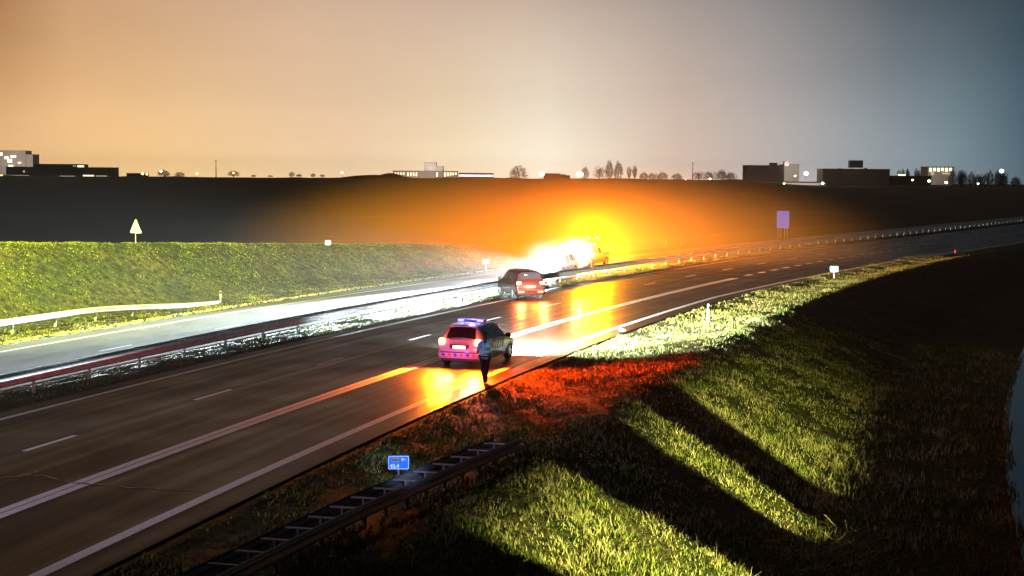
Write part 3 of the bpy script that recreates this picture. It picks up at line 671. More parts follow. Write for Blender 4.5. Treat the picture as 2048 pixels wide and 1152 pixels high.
# local: +y forward (away from camera), x right
body_v = [(0, 0, .98), (0, .01, 1.12), (0, .02, 1.3), (0, .0, 1.46), (0, .01, 1.56), (0, .03, 1.64), (0, .035, 1.74), (0, .03, 1.8),
          (.12, 0, 1.44), (.19, -.01, 1.41), (.25, -.04, 1.17), (.21, .2, 1.1), (.2, .27, 1.1),
          (-.12, 0, 1.44), (-.19, -.01, 1.41), (-.25, -.03, 1.16), (-.22, .18, 1.06), (-.21, .25, 1.05),
          (.09, 0, .9), (.085, .03, .5), (.06, .0, .09), (.06, .16, .04),
          (-.09, 0, .9), (-.075, -.04, .5), (-.02, -.14, .1), (-.02, .0, .04)]
body_e = [(0, 1), (1, 2), (2, 3), (3, 4), (4, 5), (5, 6), (6, 7), (3, 8), (8, 9), (9, 10), (10, 11), (11, 12), (3, 13), (13, 14), (14, 15), (15, 16), (16, 17), (0, 18), (18, 19), (19, 20), (20, 21), (0, 22), (22, 23), (23, 24), (24, 25)]
body_r = [(.15, .11), (.13, .1), (.15, .11), (.12, .09), .055, (.075, .09), (.08, .1), (.06, .075), .07, .06, .045, .036, .03, .07, .06, .045, .036, .03, .085, .058, .04, .035, .085, .058, .04, .035]
body = skin_mesh('body', body_v, body_e, body_r, M['skin'], pr)
mb = MB(); mb.ball((0, .125, 1.715), (.014, .02, .02)); mb.ball((.032, .115, 1.74), .011); mb.ball((-.032, .115, 1.74), .011); mb.ball((.083, .03, 1.73), (.015, .02, .03)); mb.ball((-.083, .03, 1.73), (.015, .02, .03)); mb.ball((0, .115, 1.675), (.022, .01, .007))
mb.build('face_features', M['skin'], pr, True)
for s, wv in ((1, Vector((.2, .27, 1.1))), (-1, Vector((-.21, .25, 1.05)))):
    hv = [wv, wv + Vector((0, .05, 0)), wv + Vector((0, .09, 0))]; he = [(0, 1), (1, 2)]; hr = [(.025, .03), (.022, .04), (.018, .038)]
    for k_, (ox, ln) in enumerate([(-.03, .065), (-.01, .075), (.01, .07), (.03, .055)]):
        b = len(hv); p0 = wv + Vector((ox, .09, 0)); hv += [p0 + Vector((0, .02, 0)), p0 + Vector((0, .02 + ln * .6, -.015)), p0 + Vector((0, .01 + ln, -.045))]
        he += [(2, b), (b, b + 1), (b + 1, b + 2)]; hr += [.009, .0085, .007]
    b = len(hv); hv += [wv + Vector((-s * .04, .05, .01)), wv + Vector((-s * .05, .09, .01))]; he += [(1, b), (b, b + 1)]; hr += [.011, .009]
    skin_mesh('hand', hv, he, hr, M['skin'], pr, 1)
jv = [(0, 0, .9), (0, .01, 1.12), (0, .02, 1.3), (0, .0, 1.45), (.12, 0, 1.45), (.2, -.01, 1.41), (.255, -.04, 1.17), (.21, .19, 1.1), (-.12, 0, 1.45), (-.2, -.01, 1.41), (-.255, -.03, 1.16), (-.22, .17, 1.06)]
je = [(0, 1), (1, 2), (2, 3), (3, 4), (4, 5), (5, 6), (6, 7), (3, 8), (8, 9), (9, 10), (10, 11)]
skin_mesh('jacket', jv, je, [(.185, .14), (.165, .13), (.185, .14), (.14, .11), .09, .08, .065, .052, .09, .08, .065, .052], M['jacket'], pr)
mb = MB(); mb.box((.1, -.135, 1.36), (.13, .02, .1), None, .008); mb.box((0, -.142, 1.14), (.3, .014, .045), None, .004); mb.box((.27, -.05, 1.22), (.06, .13, .12), None, .02); mb.build('reflective_panel', M['hivis'], pr)
tv = [(0, 0, .98), (.09, 0, .88), (.085, .03, .5), (.06, .0, .12), (-.09, 0, .88), (-.075, -.04, .5), (-.02, -.13, .12)]
skin_mesh('trousers', tv, [(0, 1), (1, 2), (2, 3), (0, 4), (4, 5), (5, 6)], [(.17, .13), .105, .075, .058, .105, .075, .058], M['trouser'], pr)
for (fx, fy) in ((.06, .0), (-.02, -.13)):
    skin_mesh('boot', [(fx, fy, .2), (fx, fy, .07), (fx, fy + .12, .045), (fx, fy + .2, .04)], [(0, 1), (1, 2), (2, 3)], [.056, .055, .048, .038], M['boot'], pr, 1)
hm = MB(); hm.ball((0, .015, 1.755), (.098, .112, .11), 16, 12); hm.ball((0, -.055, 1.64), (.075, .06, .12), 12, 8); hm.ball((0, -.08, 1.53), (.05, .04, .1), 10, 8); hm.build('hair', M['hair'], pr, True)
mb = MB(); mb.box((.19, -.02, .98), (.1, .16, .16), None, .03); mb.box((-.2, 0, .98), (.07, .12, .1), None, .02); mb.tube([(.2 * math.cos(a), .15 * math.sin(a), .97) for a in np.linspace(0, 6.28, 20)], .028, 6); mb.build('duty_belt', M['boot'], pr)

# ------------------------------------------------------------------ signs and posts
M['blue_sign'] = mat('blue sign sheeting', (.0, .16, .95), .5); M['sign_white'] = mat('white lettering', (.85, .88, .92), .5); M['sign_pale'] = mat('grey sign back', (.6, .62, .62), .45)
M['plaque'] = mat('grey number plaque', (.34, .27, .25), .5); M['ink'] = mat('black lettering', (.02, .02, .02), .5); M['violet_sign'] = mat('blue route panel', (.04, .1, .9), .5)
M['red_r'] = mat('red reflector', (.8, .03, .02), .4, emit=(1, .1, .05), es=.5)
def rounded(w, h, r, th, n=5):
    pts = []
    for cx, cz, a0 in ((w / 2 - r, h / 2 - r, 0), (-w / 2 + r, h / 2 - r, 90), (-w / 2 + r, -h / 2 + r, 180), (w / 2 - r, -h / 2 + r, 270)):
        for k_ in range(n + 1): a = R(a0 + 90 * k_ / n); pts.append((cx + r * math.cos(a), cz + r * math.sin(a)))
    m_ = len(pts); v = [(x, -th / 2, z) for x, z in pts] + [(x, th / 2, z) for x, z in pts]
    return v, [tuple(range(m_)), tuple(range(2 * m_ - 1, m_ - 1, -1))] + [(k_, k_ + m_, (k_ + 1) % m_ + m_, (k_ + 1) % m_) for k_ in range(m_)]
def text(body_, size, loc, mtl, parent, name='lettering'):
    c = bpy.data.curves.new(name, 'FONT'); c.body = body_; c.size = size; c.extrude = .0015; c.offset = .004
    tmp = bpy.data.objects.new(name, c); COL.objects.link(tmp); bpy.context.view_layer.update()
    me = bpy.data.meshes.new_from_object(tmp); bpy.data.objects.remove(tmp); me.materials.clear(); me.materials.append(mtl)
    o = bpy.data.objects.new(name, me); COL.objects.link(o); o.location = loc; o.rotation_euler = (R(90), 0, 0); o.parent = parent; return o
def shift(v, z, y=0): return [(a, b + y, c + z) for a, b, c in v]
km = empty('kilometre_sign', P3(-24.3, 7.6, float(gz(-24.3, 7.6))), R(3), label='blue kilometre sign reading 43.4 beside the near ladder-like guardrail', cat='sign')
km.location = px_ground(797, 985)
v_, f_ = rounded(.5, .33, .04, .02); mesh_obj('panel', shift(v_, .71), f_, M['blue_sign'], km)
v_, f_ = rounded(.475, .305, .035, .004); v2, f2 = rounded(.45, .28, .03, .004)
m_ = 24; vv = shift(v_, .71, -.013)[:m_] + shift(v2, .71, -.013)[:m_]
mesh_obj('border', vv, [(k_, (k_ + 1) % m_, (k_ + 1) % m_ + m_, k_ + m_) for k_ in range(m_)], M['sign_white'], km)
MB().box((-.085, -.013, .775), (.18, .006, .085)).build('plaque', M['plaque'], km)
text('N201', .075, (-.165, -.018, .752), M['ink'], km); text('Re', .085, (.07, -.013, .755), M['sign_white'], km); text('43.4', .125, (-.2, -.013, .59), M['sign_white'], km)
MB().tube([(0, .03, -.3), (0, .03, .78)], .025).build('post', M['galv'], km)

def small_sign(u, v_, z, w, h, top_z, mtl, label, rz=0, name='marker_sign'):
    p = px_ground(u, v_, z); r_ = empty(name, p, rz, label=label, cat='sign')
    a, b = rounded(w, h, .03, .02); mesh_obj('panel', shift(a, top_z - h / 2), b, mtl, r_)
    a, b = rounded(w * .8, h * .5, .02, .004); mesh_obj('plaque', shift(a, top_z - h / 2, -.013), b, M['sign_white'], r_)
    MB().tube([(0, .03, -.3), (0, .03, top_z - .05)], .025).build('post', M['galvL'], r_); return r_
small_sign(1668, 555, 0, .62, .42, .85, mat('cyan sign', (.2, .6, .85), .5), 'small pale blue distance sign on the right verge before the bend')
small_sign(972, 543, 0, .5, .33, .95, M['sign_pale'], 'small pale sign below the ramp just left of the glare')
small_sign(656, 502, 1.7, .42, .34, .8, M['sign_pale'], 'tiny pale sign standing behind the crest of the ramp')
# triangular sign seen from behind on the ramp
tz = 3.25; tr_s = empty('triangular_sign', px_ground(272, 492, tz - .35), R(-12), label='triangular sign seen from behind on top of the green ramp', cat='sign')
v_ = []
for y_ in (-.012, .012):
    for (x_, z_) in ((-.45, .0), (-.42, -.05), (.42, -.05), (.45, 0), (.03, .8), (-.03, .8)): v_.append((x_ * .85, y_, z_ + .86))
mesh_obj('panel', v_, [(0, 1, 2, 3, 4, 5), (11, 10, 9, 8, 7, 6)] + [(k_, k_ + 6, (k_ + 1) % 6 + 6, (k_ + 1) % 6) for k_ in range(6)], M['sign_pale'], tr_s)
MB().tube([(0, -.04, -.4), (0, -.04, 1.62)], .028).build('post', M['galv'], tr_s)
mb = MB(); mb.box((0, -.02, 1.05), (.4, .012, .03)); mb.box((0, -.02, 1.3), (.22, .012, .03)); mb.build('bracket', M['galvL'], tr_s)
# large route panel on four legs
pb = px_ground(1565, 477); pn = empty('route_panel', pb, R(-22), label='large blue route panel on tall legs beside the far carriageway', cat='sign')
a, b = rounded(1.55, 2.1, .12, .06); mesh_obj('panel', shift(a, 2.35), b, M['violet_sign'], pn)
for x_ in (-.6, -.2, .2, .6): MB().tube([(x_, .08, -.3), (x_, .08, 3.3)], .045).build('leg', M['galv'], pn)
for x_ in (-.5, .4): MB().tube([(x_, 1.2, -.3), (x_, .1, 1.6)], .03).build('strut', M['galv'], pn)
def marker(u, v_, h, label, col='post', name='marker_post', w=.11, refl=True, z=0):
    r_ = empty(name, px_ground(u, v_, z), 0, label=label, cat='marker post')
    mb = MB(); mb.tube([(0, 0, -.2), (0, 0, h * .96), (0, 0, h)], [w / 2, w / 2, w / 4], 10); mb.build('post', M[col], r_, True)
    if refl: MB().tube([(0, 0, h * .74), (0, 0, h * .88)], w / 2 + .003, 10).build('reflector', M['black'], r_)
    return r_
marker(1416, 645, .95, 'white marker post in the brightly lit verge grass')
marker(441, 606, .72, 'thin grey post at the foot of the ramp beyond the sloping rail end', 'galv')
marker(1332, 490, .75, 'thin white post on the far side beyond the crash')
marker(1361, 491, .5, 'short dim post right of the thin white post', 'galv')
marker(1159, 636, .42, 'small white marker standing on the broad solid line', w=.07, refl=False)
marker(1910, 506, .3, 'small red glowing marker at the far right roadside', 'red_r', w=.1, refl=False)
for (u, v_, s_, lb_) in ((1243, 662, .16, 'white rag of debris at the edge of the hard shoulder'), (308, 723, .18, 'pale lump of debris beneath the median guardrail'), (476, 684, .13, 'small white scrap under the median guardrail')):
    mb = MB(); mb.ball((0, 0, .05), (s_, s_ * .7, .07), 8, 6); mb.box((s_ * .6, 0, .03), (s_, s_ * .5, .03), Matrix.Rotation(.4, 3, 'Z'))
    o = mb.build('debris_scrap', M['rubber'] if 'dark' in lb_ else M['post']); o.location = px_ground(u, v_); tag(o, lb_, 'debris')

# added unseen blockers right of the frame, casting the dark bands on the slope
M['concrete'] = mat('concrete', (.32, .31, .29), .85, noise=(2, (.24, .23, .21), 5, .4, .6), bump=(20, .2, .01))
def blocker(t0, d0, t1, d1, label):
    a, b = P3(t0, d0), P3(t1, d1); c = (a + b) / 2; ln = (b - a).length; r_ = math.atan2(b.y - a.y, b.x - a.x)
    o = MB().box((0, 0, .8), (ln, .5, 6.0), None, .03).build('band_blocker', M['concrete']); o.location = c; o.rotation_euler = (0, 0, r_); tag(o, label, 'blocker', 'added light blockers')
blocker(-37, 25.9, -31.9, 25.9, 'long concrete slab added unseen to shade the slope')
blocker(-29.75, 25.9, -28.1, 25.9, 'broad concrete pier added unseen to shade the slope')
blocker(-26.75, 26.0, -26.0, 26.05, 'slim concrete pier added unseen to shade the slope')
def wall(t0, t1, d, z0, z1, nm, label, cat, th=.4):
    a, b = P3(t0, d), P3(t1, d); c = (a + b) / 2
    o = MB().box((0, 0, (z0 + z1) / 2), ((b - a).length, th, z1 - z0), None, .03).build(nm, M['concrete']); o.location = c; o.rotation_euler = (0, 0, math.atan2(b.y - a.y, b.x - a.x)); tag(o, label, cat)
wall(-37, 34, 27, -2.6, .74, 'low_blocker', 'low concrete wall added unseen to shade the ditch bank', 'wall')  # added pair leaving a slit for the lamp light
wall(-37, 34, 27, 1.3, 2.6, 'high_blocker', 'concrete girder added unseen to keep the lamp off the verge', 'baffle')

# ------------------------------------------------------------------ the horizon
DH = 1500.0
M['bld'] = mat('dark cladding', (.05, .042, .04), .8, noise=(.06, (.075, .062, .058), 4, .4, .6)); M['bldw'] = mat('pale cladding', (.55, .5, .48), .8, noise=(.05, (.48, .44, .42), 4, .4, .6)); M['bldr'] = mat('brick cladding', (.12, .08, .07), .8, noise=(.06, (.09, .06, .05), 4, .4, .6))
M['trim'] = mat('roof trim', (.09, .085, .08), .7)
M['win_warm'] = mat('lit window', (.9, .8, .6), .5, emit=(1, .85, .5), es=2.2); M['win_dim'] = mat('dim window', (.4, .35, .3), .4, emit=(1, .8, .55), es=.45)
M['win_blue'] = mat('blue lit sign band', (.6, .6, 1), .5, emit=(.72, .75, 1), es=3.2); M['win_pane'] = mat('dark pane', (.02, .02, .025), .2)
def at(u, v_, D=DH):
    x = (u - 1024); y = v_ - 576; c, s_ = math.cos(ROLL), math.sin(ROLL); x, y = c * x + s_ * y, -s_ * x + c * y
    p = math.atan((576 - VH) / FPX); dv = (x / FPX, math.cos(p) - y / FPX * math.sin(p), -math.sin(p) - y / FPX * math.cos(p))
    return Vector((dv[0] / dv[1] * D, D, CAMH + dv[2] / dv[1] * D))
def bbox(mb, u0, v0, u1, v1, D=DH, depth=30, below=8):
    a, b = at(u0, v0, D), at(u1, v1, D); h = a.z - b.z + below
    mb.box(((a.x + b.x) / 2, D + depth / 2, a.z - h / 2), (abs(b.x - a.x), depth, h)); return mb
def building(name, label, cat, D, blocks, wallm, windows=(), winm='win_warm', roof=()):
    a = at(blocks[0][0], blocks[0][3], D); r_ = empty(name, (a.x, D, a.z), label=label, cat=cat)
    inv = Matrix.Translation(-r_.location)
    def fin(mb, nm, mt): 
        mb.v = [inv @ p for p in mb.v]; return mb.build(nm, M[mt], r_)
    mb = MB()
    for k_, b_ in enumerate(blocks): bbox(mb, *b_, D, 30 + 3 * k_)
    w = fin(mb, 'wall', wallm)
    mb = MB()
    for (u0, v0, u1, v1) in blocks:
        p, q = at(u0, v0, D), at(u1, v0, D); mb.box(((p.x + q.x) / 2, D + 15, p.z + .25), (abs(q.x - p.x) + .8, 33, .5))
    fin(mb, 'parapet', 'trim')
    for b_ in roof: fin(bbox(MB(), *b_, D + 8, 8, 1), 'rooftop_unit', wallm)
    for b_ in windows:
        p, q = at(b_[0], b_[1], D), at(b_[2], b_[3], D)
        mt = b_[4] if len(b_) > 4 else winm
        fin(MB().box(((p.x + q.x) / 2, D - .15, (p.z + q.z) / 2), (abs(q.x - p.x), .3, abs(p.z - q.z))), 'window', mt)
    return r_
building('office_building', 'dark low office block with raised middle at the far left', 'building', 1500, [(12, 334, 222, 353), (68, 328.5, 158, 334)], 'bld',
         [(14, 350, 58, 353, 'win_dim'), (120, 351.5, 150, 353, 'win_dim'), (166, 350, 188, 352.5, 'win_warm'), (192, 351, 214, 353, 'win_dim'), (146, 331, 152, 333, 'win_dim'), (46, 341, 50, 345, 'win_dim'), (155, 331, 168, 334.5, 'win_warm')])
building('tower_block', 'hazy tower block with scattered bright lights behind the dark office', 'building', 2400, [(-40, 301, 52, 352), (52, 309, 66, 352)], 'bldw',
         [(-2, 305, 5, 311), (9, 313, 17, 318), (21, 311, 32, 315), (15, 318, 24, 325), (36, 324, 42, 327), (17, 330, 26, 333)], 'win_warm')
building('shed', 'small dark flat shed right of the dark office', 'shed', 1500, [(253, 347, 283, 353)], 'bld')
building('office_building', 'long low building with rows of upright lit windows', 'building', 1700, [(786, 342, 914, 356)], 'bldw',
         [(790 + k_ * 5.4, 345, 792.2 + k_ * 5.4, 348 + .5 * k_) for k_ in range(4)] + [(815 + k_ * 5.6, 345, 817.2 + k_ * 5.6, 352) for k_ in range(4)] + [(873, 345, 875.4, 353)] + [(889 + k_ * 5.4, 345, 891.4 + k_ * 5.4, 353 - k_ * .9) for k_ in range(5)])
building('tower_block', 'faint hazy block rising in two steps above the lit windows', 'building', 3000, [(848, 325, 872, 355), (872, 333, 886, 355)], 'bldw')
building('hall', 'low hall outlined by a blue-white light band', 'building', 1600, [(918, 346.5, 986, 357)], 'bldw', [(919, 349.5, 985, 353)], 'win_blue')
building('barn', 'dark low barn with sloping roof in front of the bright glow', 'barn', 1450, [(1088, 347.5, 1120, 360), (1120, 349.5, 1132, 360), (1132, 351.5, 1140, 360)], 'bldr')
building('factory', 'brown block with rooftop units and pale annex', 'building', 1600, [(1494, 331, 1568, 362)], 'bldr', roof=[(1541, 325.5, 1555, 331), (1569, 323, 1577, 330)])
building('warehouse', 'pale white annex beside the brown block', 'building', 1650, [(1568, 329.5, 1598, 362)], 'bldw')
fb = building('factory', 'wide dark block with a square box raised on its roof', 'building', 1500, [(1646, 338, 1779, 374)], 'bldr', roof=[(1700, 320.5, 1726, 333.5), (1680, 336.5, 1684, 338), (1731, 336, 1734, 338)])
p = at(1713, 338, 1508) - fb.location; mb = MB()
for dx in (-5, 5): mb.tube([(p.x + dx, p.y, p.z - .5), (p.x + dx, p.y, p.z + 3.2)], .3, 6)
mb.build('roof_legs', M['trim'], fb)
building('greenhouse', 'floodlit greenhouse with bright yellow lamps among the right-hand trees', 'greenhouse', 1700, [(1856, 334, 1908, 356)], 'bldw',
         [(1859 + k_ * 8, 336, 1863.5 + k_ * 8, 343 - (k_ % 2)) for k_ in range(6)] + [(1862, 344, 1868, 350, 'win_dim'), (1884, 345, 1900, 349, 'win_dim')], 'win_warm')
building('long_shed', 'low pale shed with lit front between the two factories', 'shed', 1480, [(1566, 364, 1652, 374)], 'bldw', [(1570, 366, 1640, 370, 'win_dim')])
building('long_shed', 'dark long shed roof low beside the right-hand trees', 'shed', 1520, [(1779, 352, 1862, 373)], 'bld', [(1796, 348.5, 1811, 351.5)])
# mounds in the field
def mound(u0, u1, vt, D, label):
    n_ = 24; v = []; f = []
    for i_ in range(n_ + 1):
        s_ = i_ / n_; u = u0 + (u1 - u0) * s_; h = math.sin(math.pi * s_) ** .8
        for j in range(9):
            q = j / 8; p = at(u, vt, D); g = at(u, 357.5, D); z = g.z - 2 + (p.z - g.z + 2) * h * math.sin(math.pi * q); v.append((p.x, D + 60 * q, z))
    f = [(i_ * 9 + j, i_ * 9 + j + 9, i_ * 9 + j + 10, i_ * 9 + j + 1) for i_ in range(n_) for j in range(8)]
    o = mesh_obj('hill', v, f, M['field'], None, True); tag(o, label, kind='structure')
mound(640, 850, 349.5, 1400, 'low mound'); mound(735, 815, 346.0, 1420, 'mound top')

# bare winter trees
M['twig'] = mat('bare twigs', (.055, .04, .03), .9, noise=(.3, (.035, .026, .02), 3, .4, .6))
def tree_mesh(seed, kind):
    """unit-high tree: trunk + branching crown; returns (trunk mesh, crown mesh)"""
    rs = random.Random(seed); tv = MB(); cv = []; cf = []
    def tri(a, b, w):
        d_ = (b - a); s_ = d_.cross(Vector((rs.uniform(-1, 1), rs.uniform(-1, 1), rs.uniform(-1, 1)))).normalized() * w
        k_ = len(cv); cv.extend([a - s_, a + s_, b + s_ * .4, b - s_ * .4]); cf.append((k_, k_ + 1, k_ + 2, k_ + 3))
    def branch(p, d_, ln, w, lev):
        q = p + d_ * ln; tri(p, q, w)
        if lev == 0: return
        nb = 5 if lev > 1 else 6
        for k_ in range(nb):
            s_ = rs.uniform(.25, 1.0); sp_ = {'round': .85, 'bush': .9, 'poplar': .32}[kind]
            nd = (d_ + Vector((rs.uniform(-1, 1), rs.uniform(-1, 1), rs.uniform(-.35, .8) if kind != 'poplar' else rs.uniform(.2, 1))) * sp_).normalized()
            branch(p.lerp(q, s_), nd, ln * rs.uniform(.5, .78), w * .55, lev - 1)
    th = {'round': .1, 'bush': .05, 'poplar': .1}[kind]
    tv.tube([(0, 0, -.12), (0, 0, th * .5), (rs.uniform(-.01, .01), 0, th), (0, 0, th + .25)], [.03, .024, .02, .008], 7)
    def lim(z):
        if kind == 'poplar': return .3 * math.sin(math.pi * min(1, max(0, (z - .05) / .95)) ** 1.5) ** .55
        if kind == 'round': return .5 * math.sqrt(max(0, 1 - ((z - .38) / .62) ** 2))
        return .5 * math.sqrt(max(0, 1 - ((z - .25) / .75) ** 2)) 
    lob = [rs.uniform(.55, 1.2) for _ in range(9)]
    for k_ in range(400):
        z = rs.uniform(.06, 1) ** .8; a = rs.uniform(0, 6.283); rr = lim(z) * rs.uniform(.35, 1) ** .5 * lob[int(a / .7)]
        e = Vector((rr * math.cos(a), rr * math.sin(a), z * lob[int(a / .7)] ** .5)); zb = max(.05, z - (rr + .1) * rs.uniform(.7, 1.6))
        m_ = Vector((e.x * rs.uniform(.3, .6), e.y * rs.uniform(.3, .6), zb + (e.z - zb) * rs.uniform(.4, .7)))
        if k_ < 26: tri(Vector((0, 0, zb * .6)), m_, .014); tri(m_, e, .009)
        else: tri(m_.lerp(e, rs.uniform(0, .5)), e, .006)
        for q_ in range(3): tri(m_.lerp(e, rs.uniform(.4, 1)), e + Vector((rs.uniform(-1, 1), rs.uniform(-1, 1), rs.uniform(-.4, 1))) * .07, .0045)
    zs = max(q.z for q in cv)
    cv = [Vector((q.x, q.y, q.z / zs)) for q in cv]
    return tv, cv, cf
TM = {}
for kd in ('round', 'bush', 'poplar'):
    for sd in (1, 2, 3):
        tv, cv, cf = tree_mesh(sd * 17 + len(kd), kd)
        a = bpy.data.meshes.new('trunk'); a.from_pydata([tuple(p) for p in tv.v], [], [tuple(q) for q in tv.f]); a.materials.append(M['twig'])
        b = bpy.data.meshes.new('crown'); b.from_pydata([tuple(p) for p in cv], [], cf); b.materials.append(M['twig'])
        xs_ = [q.x for q in cv]; TM[kd, sd] = (a, b, max(xs_) - min(xs_))
def tree(u, vb, vt, wpx, kind, D, label, group=None, sd=None):
    p = at(u, vb, D); q = at(u, vt, D); h = q.z - p.z; a, b, w0 = TM[kind, sd or random.randint(1, 3)]
    r_ = empty('bush' if kind == 'bush' else 'bare_tree', (p.x, D + random.uniform(0, 25), p.z), random.uniform(0, 6.28), label=label, cat='bush' if kind == 'bush' else 'tree', group=group)
    sx = wpx / FPX * D / w0
    r_.scale = (sx, sx, h)
    for nm, me in (('trunk', a), ('crown', b)): 
        o = bpy.data.objects.new(nm, me); COL.objects.link(o); o.parent = r_
tree(1036, 360, 329, 46, 'bush', 1300, 'broad ragged bush alone left of the bright glow')
tree(462, 353, 341, 30, 'bush', 1400, 'low dark bush right of the left-hand mast')
tree(320, 354, 337, 36, 'round', 1900, 'pale rounded tree right of the small flat shed')
tree(357, 354, 343, 30, 'round', 2000, 'low rounded tree beside the pale rounded one')
tree(1170, 358, 330, 24, 'round', 2300, 'slim pale tree nearest the bright glow')
tree(1200, 358, 330, 24, 'round', 2300, 'second slim pale tree right of the bright glow')
tree(1220, 359, 318, 26, 'round', 2000, 'left one of the tallest pair of trees')
tree(1238, 359, 318, 28, 'round', 2000, 'right one of the tallest pair of trees')
tree(1260, 359, 332, 12, 'poplar', 1900, 'left narrow tree beside the tallest pair')
tree(1270, 359, 330, 12, 'poplar', 1900, 'right narrow tree beside the tallest pair')
for k_, (u, vt, w_) in enumerate([(1290, 343, 30), (1306, 344, 26), (1326, 342, 34), (1356, 345, 32), (1399, 341, 24), (1424, 340, 28), (1444, 337, 32), (1462, 342, 30)]):
    tree(u, 360, vt, w_, 'round', 1750, ['rounded tree first in the low row right of the tall trees', 'second rounded tree in the low row', 'broad rounded tree mid-way along the low row', 'low rounded tree left of the right-hand mast', 'thin tree just right of the right-hand mast', 'rounded tree left of the darkest pair', 'darkest rounded tree near the brown block', 'rounded tree last before the brown block'][k_], 'low row of rounded trees')
for k_ in range(15):
    u = 1912 + k_ * 9.4 + random.uniform(-3, 3); 
    tree(u, 374, [336, 338, 340, 337, 341, 345, 347, 342, 338, 337, 338, 341, 346, 350, 354][k_], 26, 'round', 1480, 'dark tree in the wood edge right of the greenhouse', 'trees of the right-hand wood edge')
for k_ in range(9):
    tree(1800 + k_ * 8, 360, 335 + random.uniform(0, 5), 10, 'poplar', 2200, 'thin faint tree between the wide dark block and the greenhouse', 'thin faint trees behind the long shed')
for k_, u in enumerate((505, 540, 578, 596, 622, 640)):
    tree(u, 354, (349, 350, 342, 347, 346, 348)[k_], 16, 'round', 1900, 'tiny tree on the horizon between the left mast and the mound', 'tiny trees left of the mound')
pa = [px_ground(u, 437 - (u - 690) * .05, FIELD_Z) for u in range(686, 775, 8)]
tag(mesh_obj('path', [p + Vector((0, o, .06)) for p in pa for o in (-.5, .5)], [(2 * i_, 2 * i_ + 2, 2 * i_ + 3, 2 * i_ + 1) for i_ in range(len(pa) - 1)], M['gravel']), kind='structure')
def mast(u, vb, vt, D, label, w=.5):
    p, q = at(u, vb, D), at(u, vt, D); h = q.z - p.z; r_ = empty('mast', p, label=label, cat='mast')
    MB().tube([(0, 0, -5), (0, 0, h)], [w, w * .5], 6).build('pole', M['trim'], r_)
    mb = MB(); mb.box((0, 0, h * .97), (w * 4, w, w)); mb.tube([(w, 0, 0), (w * .4, 0, h * .9)], .1, 5); mb.build('crossarm', M['trim'], r_)
mast(432, 353, 320, 1500, 'tall thin mast on the left horizon'); mast(1385, 362, 325, 1500, 'tall thin mast among the right-hand trees')
def lampx(u, v_, D, colr, es, label, r=.55, vb=None, halo=0, group=None):
    q = at(u, v_, D); g = at(u, (vb or v_ + 8), D); h = q.z - g.z; r_ = empty('street_lamp', g, label=label, cat='lamp', group=group)
    m_ = bpy.data.materials.get('lamp %s' % str(colr)) or mat('lamp %s' % str(colr), colr, .4, emit=colr, es=es)
    MB().tube([(0, 1.2, -2), (0, 1.2, h + .3), (0, .2, h + .5)], .14, 5).build('pole', M['trim'], r_)
    MB().ball((0, 0, h), (r * 1.25, r, r), 8, 6).build('lamp_head', m_, r_)
    if halo: lamp('far_lamp', 'POINT', (q.x, D - 3, q.z), halo, colr, .5)
AM = (1, .55, .08); WH = (1, .93, .75); GR = (.45, 1, .25); CY = (.6, .95, 1)
lampx(3, 352, 1400, AM, 14, 'amber lamp at the left edge of the picture', .9)
lampx(285, 347.5, 1450, AM, 14, 'amber lamp just right of the small flat shed', 1.0); lampx(294, 348.5, 1450, WH, 12, 'pale lamp beside the amber one by the shed', .7)
lampx(322, 342.5, 1450, WH, 12, 'pale lamp in front of the rounded tree', .9); lampx(394, 347.5, 1450, AM, 14, 'amber lamp left of the left-hand mast', .9); lampx(467, 346, 1390, AM, 10, 'amber lamp behind the low dark bush', .6)
lampx(684, 345.5, 1500, WH, 14, 'white lamp standing alone on the mound', 1.0)
lampx(1084, 348, 1430, WH, 40, 'glaring white floodlight left of the barn', 1.8, halo=0); lampx(1160, 348.5, 1430, WH, 40, 'glaring white floodlight right of the barn', 2.4)
for u, v_, c_, lb_ in ((1340, 367.5, GR, 'green-white field light left of the pair'), (1369, 367.5, GR, 'lower green-white light of the pair near the mast'), (1467, 367.5, GR, 'green-white light below the darkest tree'), (1371, 360.5, WH, 'upper white light of the pair near the mast'),
                       (1420, 357.8, WH, 'white light between the mast and the darkest tree'), (1568, 367, GR, 'green-white light at the left end of the lit shed'), (1645, 366.5, CY, 'bright cyan-white light at the right end of the lit shed'),
                       (1825, 360, GR, 'green lamp below the thin faint trees'), (1858, 362, GR, 'bright green lamp below the greenhouse'), (1892, 365, CY, 'cyan lamp right of the bright green one'), (1956, 367.5, WH, 'weak pale lamp in front of the wood'),
                       (1590, 352, WH, 'faint white lamp on the pale annex'), (2003, 342, CY, 'strong cyan lamp above the wood edge'), (1612, 347, WH, 'glaring white floodlight between the two factories')):
    big = 1.6 if lb_.startswith(('strong', 'glaring')) else (1.0 if 'bright' in lb_ else .7)
    lampx(u, v_, 1380, c_, 16, lb_, big)

for u_, v_, D_, p_ in ((20, 330, 2300, 260000), (1584, 345, 1600, 60000), (862, 340, 2900, 500000), (850, 350, 1650, 60000), (1880, 345, 1660, 20000), (1612, 362, 1440, 12000), (120, 345, 1440, 7000), (1530, 345, 1540, 16000), (1712, 350, 1440, 9000)):
    q = at(u_, v_, D_); lamp('facade_fill', 'POINT', (q.x, D_, q.z + 4), p_, (1, .85, .7), 1.0)  # added point lights lifting the distant facades
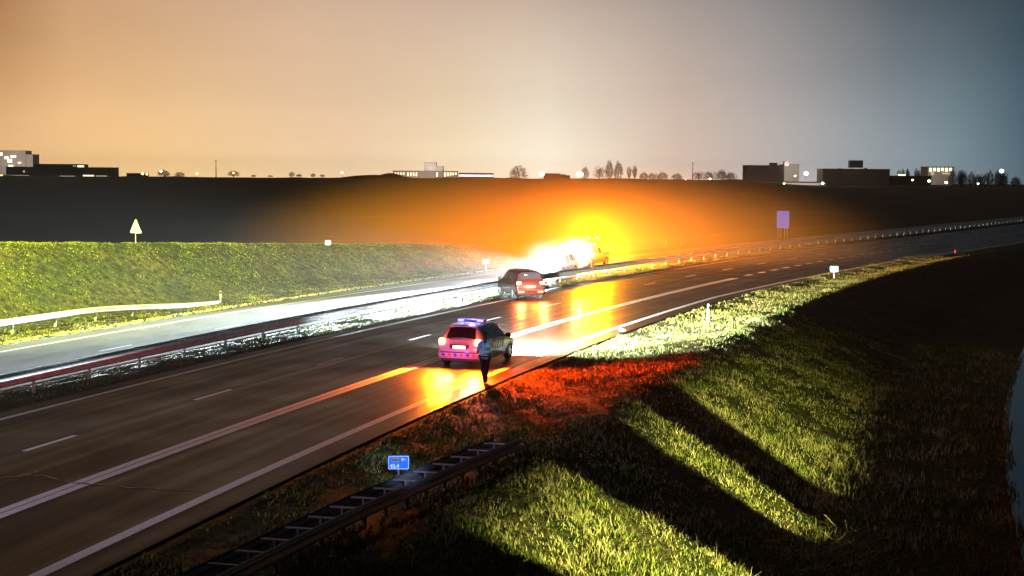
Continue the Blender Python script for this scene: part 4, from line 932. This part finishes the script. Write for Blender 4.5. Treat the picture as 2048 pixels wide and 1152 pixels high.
# ------------------------------------------------------------------ air: thin haze over everything, tinted mist added for the beacon halo
def volmat(name, dens, aniso, colr=(1, 1, 1), soft=False):
    m = bpy.data.materials.new(name); m.use_nodes = True; n_ = m.node_tree.nodes; l_ = m.node_tree.links
    n_.remove(n_['Principled BSDF']); pv = n_.new('ShaderNodeVolumePrincipled'); pv.inputs['Density'].default_value = dens
    pv.inputs['Anisotropy'].default_value = aniso; pv.inputs['Color'].default_value = (*colr, 1)
    if soft:
        tc_ = n_.new('ShaderNodeTexCoord'); ln = n_.new('ShaderNodeVectorMath'); ln.operation = 'LENGTH'; l_.new(tc_.outputs['Object'], ln.inputs[0])
        mr = n_.new('ShaderNodeMapRange'); mr.interpolation_type = 'SMOOTHSTEP'; mr.inputs[1].default_value = 1; mr.inputs[2].default_value = .15; mr.inputs[3].default_value = 0; mr.inputs[4].default_value = dens
        l_.new(ln.outputs['Value'], mr.inputs[0]); l_.new(mr.outputs[0], pv.inputs['Density'])
    l_.new(pv.outputs[0], n_['Material Output'].inputs['Volume']); return m
hz = MB().box((0, 3150, 29), (7400, 6900, 84)).build('haze', volmat('haze', .000045, .5)); tag(hz, 'thin night haze over the fields', 'haze', kind='stuff')
c_ = P3(80, -27, 0)
ms = MB(); ms.ball((0, 0, 0), (1, 1, 1), 40, 24); ms = ms.build('mist', volmat('mist', .03, .0, (1, .5, .1), soft=True), None, True); ms.location = c_; ms.scale = (36, 36, 10)  # scatter colour tinted orange, putting the amber glow into the mist
tag(ms, 'orange-tinted mist added as the halo round the amber beacons', 'mist', kind='stuff')
sm = MB(); sm.ball((0, 0, 0), (1, 1, 1), 32, 20); sm = sm.build('bloom', volmat('bloom', .13, .0, soft=True), None, True); sm.location = P3(47.4, -12.6, 1.0); sm.scale = (2.8, 2.8, 2.2)  # added volume imitating headlight glare
tag(sm, 'white steam volume added as glare round the patrol car headlights', 'bloom', kind='stuff')
s2 = sm.copy(); COL.objects.link(s2); s2.location = P3(56.6, -14.3, 1.3); s2.scale = (2.0, 2.0, 1.5); s2['label'] = 'white steam volume added as glare round the pickup headlights'  # second added glare volume, at the pickup lamps
